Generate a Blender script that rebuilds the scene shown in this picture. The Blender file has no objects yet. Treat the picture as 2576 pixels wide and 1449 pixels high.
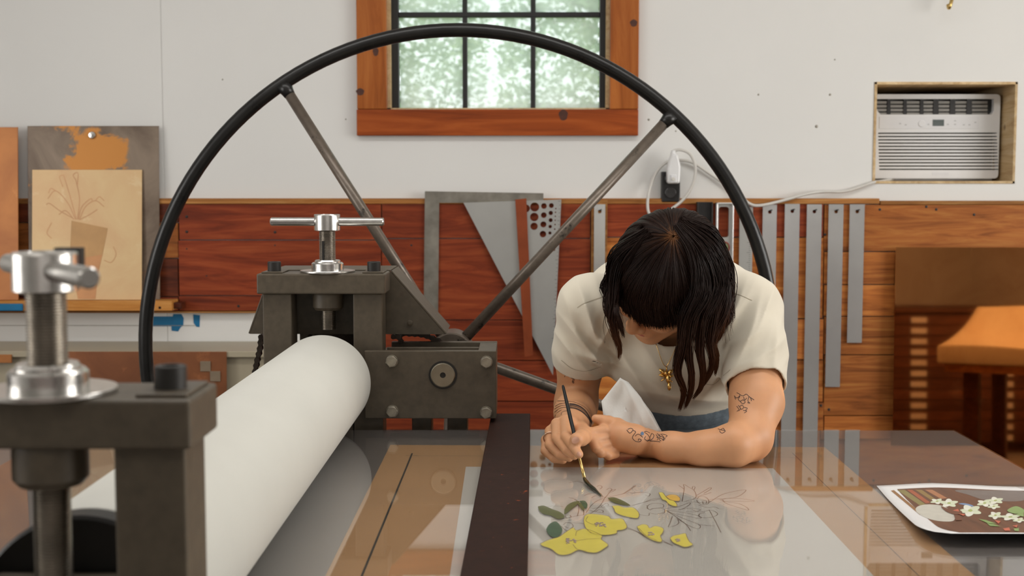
import bpy, math, random
import numpy as np
from mathutils import Vector, Matrix, noise as mnoise
from mathutils.bvhtree import BVHTree

random.seed(7)
np.random.seed(7)
sc = bpy.context.scene
COL = sc.collection

# ------------------------------------------------------------------ camera
F, CX, CY = 3160.0, 1288.0, 724.5
PITCH = math.atan((CY - 474.0) / F)
YAW = math.atan(14.0 / F)
BED = 0.95
ROT = Matrix.Rotation(YAW, 3, 'Z') @ Matrix.Rotation(math.pi / 2 - PITCH, 3, 'X')


def ray(u, v):
    return ROT @ Vector((u - CX, CY - v, -F))


_r = ray(1302, 1079)
H = BED - _r.z / _r.y * 2.5           # eye height: the far bed edge lies 2.5 m away
CAM = Vector((0, 0, H))


def at(u, v, Y):
    d = ray(u, v)
    return CAM + d * (Y / d.y)


def on_z(u, v, z):
    d = ray(u, v)
    return CAM + d * ((z - H) / d.z)


cam = bpy.data.cameras.new('camera')
cam.sensor_width = 36.0
cam.lens = F * 36.0 / 2576.0
cam.clip_start = 0.02
cam.clip_end = 200
cam.dof.use_dof = True
cam.dof.focus_distance = 2.22
cam.dof.aperture_fstop = 6.3
camo = bpy.data.objects.new('camera', cam)
camo.location = CAM
camo.rotation_euler = (math.pi / 2 - PITCH, 0, YAW)
COL.objects.link(camo)
sc.camera = camo

# ------------------------------------------------------------------ view + world + lights
sc.view_settings.view_transform = 'Standard'
sc.view_settings.look = 'None'
sc.view_settings.gamma = 1.0
sc.view_settings.use_curve_mapping = False
sc.view_settings.exposure = -0.17

world = bpy.data.worlds.new('world')
sc.world = world
world.use_nodes = True
bg = world.node_tree.nodes['Background']
bg.inputs[0].default_value = (0.93, 0.97, 1.0, 1)
bg.inputs[1].default_value = 2.1

sun = bpy.data.lights.new('sun', 'SUN')
sun.energy = 3.2
sun.angle = 0.02
sun.color = (1.0, 0.96, 0.86)
suno = bpy.data.objects.new('sun', sun)
suno.rotation_euler = (math.radians(48), 0, math.radians(-20))   # from behind the house, onto the trees
COL.objects.link(suno)


def area(name, loc, rot, sx, sy, power, color):
    l = bpy.data.lights.new(name, 'AREA')
    l.shape = 'RECTANGLE'
    l.size, l.size_y = sx, sy
    l.energy = power
    l.color = color
    o = bpy.data.objects.new(name, l)
    o.location = loc
    o.rotation_euler = rot
    COL.objects.link(o)
    return o


WALL = 3.84            # back wall
XL, XR, YB, CEIL = -3.0, 3.9, -3.2, 2.95
# daylight through the windows of the right wall and of the wall behind the photographer, three ceiling tubes
area('daylight_right', (XR - 0.05, 1.2, 1.75), (0, math.radians(90), 0), 1.3, 2.4, 108, (1.0, 0.98, 0.95))
area('fill_light_left', (XL + 0.05, 1.0, 1.75), (0, math.radians(-90), 0), 1.3, 1.8, 42, (1.0, 0.98, 0.95))  # added fill from the left, evens out the wall; no known source there
area('daylight_rear', (0.9, YB + 0.05, 1.7), (math.radians(90), 0, 0), 3.0, 1.5, 6, (1.0, 0.97, 0.93))
area('ceiling_light_a', (0.0, 2.0, CEIL - 0.09), (0, 0, 0), 3.2, 0.5, 30, (1.0, 0.975, 0.94))
area('ceiling_light_b', (-1.3, -0.6, CEIL - 0.09), (0, 0, 0), 2.6, 0.5, 11, (1.0, 0.95, 0.88))

# ------------------------------------------------------------------ materials


def nt(name):
    m = bpy.data.materials.new(name)
    m.use_nodes = True
    t = m.node_tree
    t.nodes.clear()
    out = t.nodes.new('ShaderNodeOutputMaterial')
    return m, t, out


def N(t, typ, **kw):
    n = t.nodes.new(typ)
    for k, v in kw.items():
        if k.startswith('i_'):
            n.inputs[k[2:].replace('_', ' ')].default_value = v
        else:
            setattr(n, k, v)
    return n


def c4(c):
    return (c[0], c[1], c[2], 1.0)


def srgb(r, g, b):
    f = lambda c: c / 12.92 if c <= 0.04045 else ((c + 0.055) / 1.055) ** 2.4
    return (f(r / 255), f(g / 255), f(b / 255))


def mapped(t, scale=(1, 1, 1), rnd=False, coord='Object'):
    tc = N(t, 'ShaderNodeTexCoord')
    mp = N(t, 'ShaderNodeMapping')
    mp.inputs['Scale'].default_value = scale
    t.links.new(tc.outputs[coord], mp.inputs['Vector'])
    if rnd:
        oi = N(t, 'ShaderNodeObjectInfo')
        m = N(t, 'ShaderNodeMath', operation='MULTIPLY')
        m.inputs[1].default_value = 37.0
        t.links.new(oi.outputs['Random'], m.inputs[0])
        cb = N(t, 'ShaderNodeCombineXYZ')
        for i in range(3):
            t.links.new(m.outputs[0], cb.inputs[i])
        t.links.new(cb.outputs[0], mp.inputs['Location'])
    return mp.outputs[0]


def noise(t, vec, scale, detail=4, rough=0.55, dist=0.0):
    n = N(t, 'ShaderNodeTexNoise')
    n.inputs['Scale'].default_value = scale
    n.inputs['Detail'].default_value = detail
    n.inputs['Roughness'].default_value = rough
    n.inputs['Distortion'].default_value = dist
    t.links.new(vec, n.inputs['Vector'])
    return n.outputs['Fac']


def ramp(t, fac, stops):
    r = N(t, 'ShaderNodeValToRGB')
    e = r.color_ramp.elements
    while len(e) < len(stops):
        e.new(0.5)
    for i, (p, c) in enumerate(stops):
        e[i].position = p
        e[i].color = c4(c) if len(c) == 3 else c
    t.links.new(fac, r.inputs['Fac'])
    return r.outputs['Color']


def bsdf(t, out, col=None, rough=0.5, metal=0.0, spec=0.5, coat=0.0, coatr=0.05, sheen=0.0, sss=0.0):
    b = N(t, 'ShaderNodeBsdfPrincipled')
    if col is not None:
        if isinstance(col, tuple):
            b.inputs['Base Color'].default_value = c4(col)
        else:
            t.links.new(col, b.inputs['Base Color'])
    if isinstance(rough, float):
        b.inputs['Roughness'].default_value = rough
    else:
        t.links.new(rough, b.inputs['Roughness'])
    b.inputs['Metallic'].default_value = metal
    b.inputs['Specular IOR Level'].default_value = spec
    b.inputs['Coat Weight'].default_value = coat
    b.inputs['Coat Roughness'].default_value = coatr
    b.inputs['Sheen Weight'].default_value = sheen
    if sss:
        b.inputs['Subsurface Weight'].default_value = sss
        b.inputs['Subsurface Radius'].default_value = (1.0, 0.35, 0.2)
        b.inputs['Subsurface Scale'].default_value = 0.006
    t.links.new(b.outputs[0], out.inputs['Surface'])
    return b


def bump(t, b, h, strength=0.3, dist=0.002):
    n = N(t, 'ShaderNodeBump')
    n.inputs['Strength'].default_value = strength
    n.inputs['Distance'].default_value = dist
    t.links.new(h, n.inputs['Height'])
    t.links.new(n.outputs[0], b.inputs['Normal'])


def plain(name, col, rough=0.5, metal=0.0, var=0.12, scale=30.0, bmp=0.15, spec=0.5, coat=0.0, rnd=False,
          stretch=(1, 1, 1), rv=0.0, sheen=0.0, bd=0.001, sss=0.0):
    """one colour with a mottled variation, a little relief"""
    m, t, out = nt(name)
    v = mapped(t, stretch, rnd)
    n1 = noise(t, v, scale, 5)
    lo = tuple(max(0, c * (1 - var)) for c in col)
    hi = tuple(min(1, c * (1 + var)) for c in col)
    cr = ramp(t, n1, [(0.3, lo), (0.7, hi)])
    r = rough
    if rv:
        mr = N(t, 'ShaderNodeMapRange')
        t.links.new(n1, mr.inputs[0])
        mr.inputs[3].default_value = max(0.02, rough - rv)
        mr.inputs[4].default_value = rough + rv
        r = mr.outputs[0]
    b = bsdf(t, out, cr, r, metal, spec, coat, sheen=sheen, sss=sss)
    if bmp:
        bump(t, b, noise(t, v, scale * 4, 3), bmp, bd)
    return m


def wood(name, dark, mid, light, rough=0.5, along='X', rnd=True, coat=0.15, gs=1.0):
    m, t, out = nt(name)
    s = {'X': (1.2, 14, 14), 'Z': (14, 14, 1.2), 'Y': (14, 1.2, 14)}[along]
    s = tuple(a * gs for a in s)
    v = mapped(t, s, rnd)
    g = noise(t, v, 2.2, 6, 0.62, 1.6)
    v2 = mapped(t, tuple(a * 0.28 for a in s), rnd)
    big = noise(t, v2, 2.5, 3, 0.5, 0.6)
    c1 = ramp(t, g, [(0.28, dark), (0.5, mid), (0.72, light)])
    mixn = N(t, 'ShaderNodeMix', data_type='RGBA', blend_type='MULTIPLY')
    mixn.inputs[0].default_value = 0.75
    c2 = ramp(t, big, [(0.3, (0.72, 0.66, 0.62)), (0.7, (1.15, 1.14, 1.12))])
    t.links.new(c1, mixn.inputs[6])
    t.links.new(c2, mixn.inputs[7])
    # dark knots and nail stains
    v3 = mapped(t, (1, 1, 1), rnd)
    vo = N(t, 'ShaderNodeTexVoronoi')
    vo.inputs['Scale'].default_value = 5.5
    t.links.new(v3, vo.inputs['Vector'])
    kn = ramp(t, vo.outputs['Distance'], [(0.0, (0.16, 0.11, 0.1)), (0.055, (0.3, 0.24, 0.22)), (0.085, (1, 1, 1))])
    mix2 = N(t, 'ShaderNodeMix', data_type='RGBA', blend_type='MULTIPLY')
    mix2.inputs[0].default_value = 0.85
    t.links.new(mixn.outputs[2], mix2.inputs[6])
    t.links.new(kn, mix2.inputs[7])
    hs = N(t, 'ShaderNodeHueSaturation')
    oi = N(t, 'ShaderNodeObjectInfo')
    mr = N(t, 'ShaderNodeMapRange')
    mr.inputs[3].default_value = 0.8 if rnd else 1.0
    mr.inputs[4].default_value = 1.15 if rnd else 1.0
    t.links.new(oi.outputs['Random'], mr.inputs[0])
    t.links.new(mr.outputs[0], hs.inputs['Value'])
    t.links.new(mix2.outputs[2], hs.inputs['Color'])
    b = bsdf(t, out, hs.outputs[0], rough, spec=0.22, coat=coat * 0.3, coatr=0.35)
    bump(t, b, g, 0.25, 0.001)
    return m


M = {}
M['wall'] = plain('white_wall_paint', (0.74, 0.735, 0.715), 0.6, var=0.025, scale=1.7, bmp=0.08)
M['ceil'] = plain('ceiling_paint', (0.72, 0.71, 0.69), 0.8, var=0.02, scale=2, bmp=0.0)
M['floor'] = plain('concrete_floor', (0.22, 0.2, 0.18), 0.6, var=0.2, scale=4)
M['plank_red'] = wood('red_brown_plank', srgb(98, 38, 19), srgb(136, 58, 29), srgb(162, 80, 42), 0.55)
M['plank_org'] = wood('orange_brown_plank', srgb(116, 62, 24), srgb(172, 102, 46), srgb(200, 136, 70), 0.55)
M['plank_dark'] = wood('dark_brown_plank', srgb(48, 20, 11), srgb(90, 40, 20), srgb(126, 62, 32), 0.5)
M['cap'] = wood('pale_cap_strip', srgb(120, 76, 36), srgb(160, 108, 56), srgb(186, 140, 84), 0.6)
M['pine_h'] = wood('stained_pine_h', srgb(118, 52, 18), srgb(152, 72, 26), srgb(176, 92, 38), 0.4, 'X', coat=0.2, gs=0.6)
M['pine_v'] = wood('stained_pine_v', srgb(128, 66, 24), srgb(168, 94, 38), srgb(190, 116, 56), 0.4, 'Z', coat=0.2, gs=0.6)
M['ledge'] = wood('ledge_pine', srgb(150, 92, 40), srgb(186, 126, 60), srgb(204, 152, 88), 0.55)
M['niche'] = wood('niche_pine', srgb(176, 146, 104), srgb(206, 180, 138), srgb(220, 200, 164), 0.6, 'Y', coat=0.0)
M['black_sash'] = plain('black_sash_paint', (0.012, 0.012, 0.012), 0.5)
M['rim'] = plain('black_worn_rim', (0.008, 0.0075, 0.007), 0.3, 0.0, 0.35, 16, 0.12, spec=0.4, rv=0.1)


def worn_metal(name, paint, under, lo, hi, rough, pm=0.0, scale=14, spec=0.4):
    m, t, out = nt(name)
    v = mapped(t)
    n = noise(t, v, scale, 8, 0.68)
    f = ramp(t, n, [(lo, (0, 0, 0)), (hi, (1, 1, 1))])
    fine = noise(t, v, 60, 3)
    ca = ramp(t, fine, [(0.3, tuple(c * 0.82 for c in paint)), (0.7, tuple(c * 1.12 for c in paint))])
    mx = N(t, 'ShaderNodeMix', data_type='RGBA')
    t.links.new(f, mx.inputs[0])
    t.links.new(ca, mx.inputs[6])
    mx.inputs[7].default_value = c4(under)
    b = bsdf(t, out, mx.outputs[2], rough, pm, spec)
    bump(t, b, n, 0.15, 0.001)
    return m


M['spoke'] = worn_metal('worn_spoke_paint', srgb(104, 94, 84), (0.02, 0.018, 0.016), 0.57, 0.63, 0.32, 0.35)
M['press'] = worn_metal('olive_grey_press_paint', srgb(84, 75, 62), srgb(64, 50, 40), 0.66, 0.78, 0.45, 0.0)
M['press_near'] = M['press']
M['chrome'] = plain('chrome', (0.6, 0.585, 0.56), 0.24, 1.0, 0.1, 50, 0.05)
M['thread'] = plain('oily_thread_steel', (0.3, 0.27, 0.23), 0.34, 1.0, 0.25, 40, 0.1)
M['steel'] = plain('ruler_steel', (0.64, 0.645, 0.64), 0.22, 0.72, 0.08, 6, 0.03, rnd=True)
M['dull_steel'] = plain('dull_square_steel', (0.30, 0.28, 0.24), 0.45, 0.8, 0.3, 18, 0.05)
M['alu'] = plain('brushed_aluminium', (0.50, 0.50, 0.48), 0.42, 0.7, 0.05, 8, 0.03)
M['black_plastic'] = plain('black_plastic', (0.012, 0.011, 0.011), 0.45)
M['black_steel'] = plain('black_oxide_steel', (0.022, 0.02, 0.018), 0.5, 0.3)
M['zinc'] = plain('zinc_bolt', (0.36, 0.33, 0.27), 0.38, 0.9, 0.25, 60)
M['white_plastic'] = plain('white_plastic', (0.74, 0.74, 0.74), 0.3, var=0.02)
M['white_gloss'] = plain('glossy_white_panel', (0.74, 0.74, 0.75), 0.1, var=0.01, bmp=0)
M['vent_dark'] = plain('vent_dark', (0.02, 0.02, 0.018), 0.5)
M['vent_grey'] = plain('vent_louver_grey', (0.24, 0.23, 0.21), 0.45)
M['slot'] = plain('slot_dark_plastic', (0.10, 0.085, 0.05), 0.6)  # dark plastic of the filter behind the front slots
M['roller'] = plain('felt_wrapped_roller', srgb(194, 193, 185), 0.85, var=0.03, scale=5, bmp=0.5, sheen=0.15, bd=0.0006)
M['bed'] = plain('grey_bed_steel', srgb(110, 104, 100), 0.32, 0.1, 0.07, 5, 0.02)
M['tan'] = plain('tan_template_board', srgb(172, 132, 90), 0.6, var=0.05, scale=7, bmp=0.05)
M['paper'] = plain('white_paper', srgb(192, 187, 178), 0.7, var=0.02, scale=6, bmp=0.05)
M['photo_white'] = plain('photo_paper', (0.82, 0.82, 0.82), 0.3, var=0.01, bmp=0)
M['ink'] = plain('black_line_ink', (0.012, 0.011, 0.01), 0.6, bmp=0)
M['pencil'] = plain('pencil_line', srgb(104, 80, 66), 0.7, bmp=0)
M['bar'] = worn_metal('dark_worn_bar', srgb(46, 26, 20), srgb(150, 68, 30), 0.645, 0.71, 0.6, 0.0, 44, 0.12)
M['tape'] = plain('blue_painters_tape', srgb(0, 104, 150), 0.6, var=0.12)
M['cord'] = plain('white_cord', (0.62, 0.6, 0.56), 0.45, var=0.03)
M['table'] = plain('table_top_beige', srgb(168, 158, 136), 0.4, var=0.06, scale=3)
M['table_body'] = plain('cabinet_front', srgb(112, 96, 78), 0.5)
M['brass'] = plain('brass', (0.6, 0.42, 0.16), 0.25, 1.0)
M['gold'] = plain('gold', (0.80, 0.50, 0.16), 0.2, 1.0, 0.1, 200)


def thin_glass(name, ior=1.49, rough=0.015, tint=(1, 1, 1), haze=0.0, hazecol=(0.9, 0.95, 0.92)):
    m, t, out = nt(name)
    fr = N(t, 'ShaderNodeFresnel')
    ge = N(t, 'ShaderNodeNewGeometry')          # same reflectance when leaving the sheet as when entering it
    mr = N(t, 'ShaderNodeMapRange')
    mr.inputs[3].default_value = ior
    mr.inputs[4].default_value = 1.0 / ior
    t.links.new(ge.outputs['Backfacing'], mr.inputs[0])
    t.links.new(mr.outputs[0], fr.inputs['IOR'])
    tr = N(t, 'ShaderNodeBsdfTransparent')
    tr.inputs[0].default_value = c4(tint)
    gl = N(t, 'ShaderNodeBsdfGlossy')
    gl.inputs['Roughness'].default_value = rough
    base = tr.outputs[0]
    if haze:
        tl = N(t, 'ShaderNodeBsdfTranslucent')
        tl.inputs[0].default_value = c4(hazecol)
        mh = N(t, 'ShaderNodeMixShader')
        v = mapped(t)
        h = ramp(t, noise(t, v, 4, 4), [(0.3, (haze * 0.5,) * 3), (0.75, (haze * 1.4,) * 3)])
        t.links.new(h, mh.inputs[0])
        t.links.new(tr.outputs[0], mh.inputs[1])
        t.links.new(tl.outputs[0], mh.inputs[2])
        base = mh.outputs[0]
    mx = N(t, 'ShaderNodeMixShader')
    t.links.new(fr.outputs[0], mx.inputs[0])
    t.links.new(base, mx.inputs[1])
    t.links.new(gl.outputs[0], mx.inputs[2])
    t.links.new(mx.outputs[0], out.inputs['Surface'])
    return m


M['plexi'] = thin_glass('clear_plexiglass', 1.39)
M['pane'] = thin_glass('dusty_window_pane', 1.45, 0.03, (0.94, 0.98, 0.95), 0.34)

# ------------------------------------------------------------------ mesh helpers
WL = {}


class MB:
    """collects shapes; build() links them as one mesh object whose origin is its own middle"""

    def __init__(s):
        s.v, s.f, s.sm = [], [], []

    def add(s, verts, faces, smooth=False):
        o = len(s.v)
        s.v += [tuple(p) for p in verts]
        s.f += [tuple(i + o for i in f) for f in faces]
        s.sm += [smooth] * len(faces)
        return s

    def box(s, x0, x1, y0, y1, z0, z1):
        v = [(x, y, z) for z in (z0, z1) for y in (y0, y1) for x in (x0, x1)]
        return s.add(v, [(0, 2, 3, 1), (4, 5, 7, 6), (0, 1, 5, 4), (2, 6, 7, 3), (0, 4, 6, 2), (1, 3, 7, 5)])

    def hexa(s, p):
        """eight corners: four at the bottom (ccw), four above them"""
        return s.add(p, [(3, 2, 1, 0), (4, 5, 6, 7), (0, 1, 5, 4), (1, 2, 6, 5), (2, 3, 7, 6), (3, 0, 4, 7)])

    def prism(s, poly, fn, d0, d1):
        """polygon of 2-D points; fn(a, b, d) maps to space"""
        n = len(poly)
        v = [fn(a, b, d0) for a, b in poly] + [fn(a, b, d1) for a, b in poly]
        f = [tuple(range(n))[::-1], tuple(range(n, 2 * n))]
        f += [(i, (i + 1) % n, n + (i + 1) % n, n + i) for i in range(n)]
        return s.add(v, f)

    def tube(s, pts, r, n=10, caps=True, closed=False):
        pts = [Vector(p) for p in pts]
        m = len(pts)
        rs = r if hasattr(r, '__len__') else [r] * m
        vs, fs = [], []
        up = None
        for i, p in enumerate(pts):
            a = pts[(i - 1) % m] if (i or closed) else p
            b = pts[(i + 1) % m] if (i < m - 1 or closed) else p
            d = (b - a)
            d = d.normalized() if d.length > 1e-9 else Vector((0, 0, 1))
            if up is None:
                up = d.orthogonal().normalized()
            else:
                up = (up - d * up.dot(d))
                up = up.normalized() if up.length > 1e-6 else d.orthogonal().normalized()
            w = d.cross(up)
            for k in range(n):
                t = 2 * math.pi * k / n
                vs.append(p + (up * math.cos(t) + w * math.sin(t)) * rs[i])
        for i in range(m if closed else m - 1):
            j = (i + 1) % m
            for k in range(n):
                l = (k + 1) % n
                fs.append((i * n + k, i * n + l, j * n + l, j * n + k))
        s.add(vs, fs, True)
        if caps and not closed:
            o = len(s.v) - m * n
            s.f += [tuple(o + k for k in range(n))[::-1], tuple(o + (m - 1) * n + k for k in range(n))]
            s.sm += [False, False]
        return s

    def lathe(s, prof, origin, axis=(0, 0, 1), n=32, smooth=True, caps=True):
        """profile of (radius, height) along axis; every segment keeps its own vertices so edges stay crisp"""
        o = Vector(origin)
        ax = Vector(axis).normalized()
        u = ax.orthogonal().normalized()
        w = ax.cross(u)
        for (r0, h0), (r1, h1) in zip(prof[:-1], prof[1:]):
            vs = []
            for r, h in ((r0, h0), (r1, h1)):
                for k in range(n):
                    t = 2 * math.pi * k / n
                    vs.append(o + ax * h + (u * math.cos(t) + w * math.sin(t)) * r)
            s.add(vs, [(k, (k + 1) % n, n + (k + 1) % n, n + k) for k in range(n)], smooth)
        if caps:
            for (r, h), flip in ((prof[0], True), (prof[-1], False)):
                if r > 1e-6:
                    vs = [o + ax * h + (u * math.cos(2 * math.pi * k / n) + w * math.sin(2 * math.pi * k / n)) * r for k in range(n)]
                    idx = tuple(range(n))
                    s.add(vs, [idx[::-1] if flip else idx])
        return s

    def sphere(s, c, r, nu=14, nv=9, sc=(1, 1, 1)):
        c = Vector(c)
        vs = [c + Vector((0, 0, -r * sc[2]))]
        for j in range(1, nv):
            a = -math.pi / 2 + math.pi * j / nv
            for i in range(nu):
                b = 2 * math.pi * i / nu
                vs.append(c + Vector((math.cos(a) * math.cos(b) * r * sc[0], math.cos(a) * math.sin(b) * r * sc[1], math.sin(a) * r * sc[2])))
        vs.append(c + Vector((0, 0, r * sc[2])))
        fs = [(0, 1 + (i + 1) % nu, 1 + i) for i in range(nu)]
        for j in range(nv - 2):
            for i in range(nu):
                a, b = 1 + j * nu + i, 1 + j * nu + (i + 1) % nu
                fs.append((a, b, b + nu, a + nu))
        o = 1 + (nv - 2) * nu
        fs += [(o + i, o + (i + 1) % nu, len(vs) - 1) for i in range(nu)]
        return s.add(vs, fs, True)

    def build(s, name, mat, parent=None, bevel=0.0, origin=None, label=None):
        a = np.array([tuple(p) for p in s.v], dtype=float)
        c = Vector(origin) if origin is not None else Vector((a.min(0) + a.max(0)) / 2)
        me = bpy.data.meshes.new(name)
        me.from_pydata([tuple(Vector(p) - c) for p in s.v], [], s.f)
        me.polygons.foreach_set('use_smooth', s.sm)
        me.materials.append(M[mat] if isinstance(mat, str) else mat)
        me.update()
        return link(name, me, c, parent, bevel, label)


def link(name, me, c, parent=None, bevel=0.0, label=None):
    o = bpy.data.objects.new(name, me)
    COL.objects.link(o)
    WL[o] = Vector(c)
    if parent is not None:
        o.parent = parent
        o.location = Vector(c) - WL[parent]
    else:
        o.location = c
    if bevel:
        b = o.modifiers.new('bevel', 'BEVEL')
        b.width = bevel
        b.segments = 2
        b.limit_method = 'ANGLE'
    if label:
        o['label'] = label
    return o


def thing(name, loc, label, cat, group=None):
    o = bpy.data.objects.new(name, None)
    o.empty_display_size = 0.05
    o.location = loc
    COL.objects.link(o)
    WL[o] = Vector(loc)
    tag(o, label, cat, group)
    return o


def tag(o, label, cat, group=None):
    o['label'] = label
    o['category'] = cat
    if group:
        o['group'] = group
    return o


def struct(o):
    o['kind'] = 'structure'
    return o


def empty(name, loc, parent=None):
    o = bpy.data.objects.new(name, None)
    o.empty_display_size = 0.05
    COL.objects.link(o)
    WL[o] = Vector(loc)
    o.parent = parent
    o.location = Vector(loc) - (WL[parent] if parent else Vector())
    return o


def flat_poly(polys, holes=None):
    """2-D outlines (first is the outside, rest are holes) triangulated by a filled curve -> verts, faces"""
    cu = bpy.data.curves.new('tmp', 'CURVE')
    cu.dimensions = '2D'
    cu.fill_mode = 'BOTH'
    for pl in polys:
        sp = cu.splines.new('POLY')
        sp.points.add(len(pl) - 1)
        for p, q in zip(sp.points, pl):
            p.co = (q[0], q[1], 0, 1)
        sp.use_cyclic_u = True
    ob = bpy.data.objects.new('tmp', cu)
    COL.objects.link(ob)
    me = ob.to_mesh()
    v = [tuple(p.co[:2]) for p in me.vertices]
    f = [tuple(p.vertices) for p in me.polygons]
    ob.to_mesh_clear()
    bpy.data.objects.remove(ob)
    bpy.data.curves.remove(cu)
    return v, f


def slab(mb, polys, fn, d0, d1):
    """solid plate of a 2-D outline with holes; fn(a, b, d) -> point"""
    v, f = flat_poly(polys)
    mb.add([fn(a, b, d1) for a, b in v], f)
    mb.add([fn(a, b, d0) for a, b in v], [q[::-1] for q in f])
    for pl in polys:
        n = len(pl)
        mb.add([fn(a, b, d0) for a, b in pl] + [fn(a, b, d1) for a, b in pl],
               [(i, (i + 1) % n, n + (i + 1) % n, n + i) for i in range(n)])


def circ(cx, cy, r, n=24, ry=None):
    return [(cx + r * math.cos(2 * math.pi * k / n), cy + (ry or r) * math.sin(2 * math.pi * k / n)) for k in range(n)]


def spline(pts, n=8):
    """Catmull-Rom through points"""
    P = [Vector(p) for p in pts]
    P = [P[0] * 2 - P[1]] + P + [P[-1] * 2 - P[-2]]
    out = []
    for i in range(1, len(P) - 2):
        a, b, c, d = P[i - 1:i + 3]
        for k in range(n):
            t = k / n
            out.append(0.5 * ((2 * b) + (c - a) * t + (2 * a - 5 * b + 4 * c - d) * t * t + (3 * b - a - 3 * c + d) * t ** 3))
    out.append(P[-2])
    return out

# ------------------------------------------------------------------ the room


def wpx(u, v, Y=WALL):
    p = at(u, v, Y)
    return p.x, p.z


def rect_px(u0, v0, u1, v1, Y=WALL):
    """pixel box on a plane parallel to the wall -> x0, x1, z0, z1"""
    um, vm = (u0 + u1) / 2, (v0 + v1) / 2
    return at(u0, vm, Y).x, at(u1, vm, Y).x, at(um, v1, Y).z, at(um, v0, Y).z


struct(MB().box(XL, XR, YB, WALL + 0.15, -0.1, 0).build('floor', 'floor'))
struct(MB().box(XL, XR, YB, WALL + 0.15, CEIL, CEIL + 0.1).build('ceiling', 'ceil'))
struct(MB().box(XL - 0.1, XL, YB, WALL + 0.15, 0, CEIL).build('wall_left', 'wall'))
struct(MB().box(XR, XR + 0.1, YB, WALL + 0.15, 0, CEIL).build('wall_right', 'wall'))
struct(MB().box(XL, XR, YB - 0.1, YB, 0, CEIL).build('wall_front', 'wall'))
struct(MB().box(XL, XR, YB, YB + 0.02, 0, 0.72).build('baseboard_front', 'plank_dark'))

# openings
WX0, WX1, WZ0, _ = rect_px(972, 0, 1535, 275)
WZ1 = WZ0 + 0.98
NX0, NX1, NZ0, NZ1 = rect_px(2197, 206, 2556, 462)
SEAM = at(408, 200, WALL).x
wb = MB()
TH = 0.15
for x0, x1, z0, z1 in ((XL, SEAM - 0.0015, 0, CEIL), (SEAM + 0.0015, WX0, 0, CEIL), (WX0, WX1, 0, WZ0), (WX0, WX1, WZ1, CEIL),
                       (WX1, NX0, 0, CEIL), (NX0, NX1, 0, NZ0), (NX0, NX1, NZ1, CEIL), (NX1, XR, 0, CEIL)):
    wb.box(x0, x1, WALL, WALL + TH, z0, z1)
wb.box(SEAM - 0.0015, SEAM + 0.0015, WALL + 0.002, WALL + TH, 0, CEIL)
wall_back = struct(wb.build('wall_back', 'wall'))
# small nail holes and scuffs on the white wall
for u, v, r in ((1908, 238, 2.5), (2088, 238, 3), (2054, 318, 4), (1632, 301, 3), (1700, 330, 2), (2100, 150, 2), (560, 200, 2), (870, 300, 2)):
    p = at(u, v, WALL)
    k = r / F * WALL
    MB().lathe([(k * 0.2, 0.0015), (k, 0.0006), (k, 0)], (p.x, WALL, p.z), (0, -1, 0), 10).build('nail_hole', 'dull_steel', wall_back)

# wainscot planks: columns of butted boards
PF = WALL - 0.022
PW = WALL - 0.001


def plank(u0, u1, v0, v1, mat, dy=0.0):
    x0, x1, z0, z1 = rect_px(u0, v0, u1, v1, PF)
    g = 0.0013
    MB().box(x0 + g, x1 - g, PF + dy, PW, z0 + g, z1 - g).build('plank', mat, wall_back, bevel=0.0015)


VB = 1560   # below the bed, down to the floor
x0, x1, z0, z1 = rect_px(-600, 510, 3000, 1560, PF)
for u0, u1, rows, mats in (
    (-500, 40, (512, 600, 690, 783), ('plank_dark', 'plank_org', 'plank_red')),
    (40, 449, (512, 560, 650, 747, 783), ('plank_dark', 'plank_org', 'plank_dark', 'plank_red')),
    (449, 960, (512, 604, 744, 783), ('plank_red', 'plank_red', 'plank_red')),
    (960, 1486, (512, 600, 805, 907, 1010, 1120, 1230, 1340, 1450, 1560), ('plank_red',) * 9),
    (1486, 2072, (512, 597, 802, 905, 1012, 1120, 1230, 1340, 1450, 1560), ('plank_red',) * 9),
    (2072, 2252, (633, 716, 796, 893, 1046, 1130, 1240, 1350, 1460, 1560), ('plank_org',) * 9),
    (2252, 2700, (633, 720, 860, 990, 1120, 1250, 1400, 1560), ('plank_org',) * 7),
    (2072, 2700, (514, 633), ('plank_org',)),
    (2700, 3000, (514, 640, 760, 880, 1000, 1120, 1250, 1400, 1560), ('plank_org',) * 8),
):
    for i in range(len(rows) - 1):
        m = mats[i]
        if u0 == 1486 and i > 0:
            m = 'plank_org'
        if u0 == 1486 and i == 0:
            m = 'plank_red'
        plank(u0, u1, rows[i], rows[i + 1], m, random.uniform(-0.002, 0.002))
# cap strips
for u0, u1, v0, v1, mt in ((397, 2212, 499, 513, 'cap'), (2214, 2700, 505, 515, 'cap'), (-500, 396, 499, 513, 'cap')):
    x0, x1, z0, z1 = rect_px(u0, v0, u1, v1, PF)
    struct(MB().box(x0, x1, PF - 0.004, PW, z0, z1).build('trim_1', mt, bevel=0.002))
x0, x1, z0, z1 = rect_px(-500, 783, 650, 787, PF)
struct(MB().box(x0, x1, PF - 0.003, PW, z0, z1).build('trim_2', 'cap'))
# heads of the nails in the planks
for u, v in ((470, 583), (692, 584), (470, 626), (692, 617), (520, 694), (1035, 617), (1180, 525), (2213, 527), (2355, 527), (2330, 520), (2075, 590),
             (470, 545), (600, 770), (2085, 1030), (2065, 1020), (820, 545), (2450, 540)):
    p = at(u, v, PF)
    MB().lathe([(0.0012, 0.0012), (0.0042, 0.0004), (0.0042, 0)], (p.x, PF - 0.001, p.z), (0, -1, 0), 10).build('nail', 'black_steel', wall_back)

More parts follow.
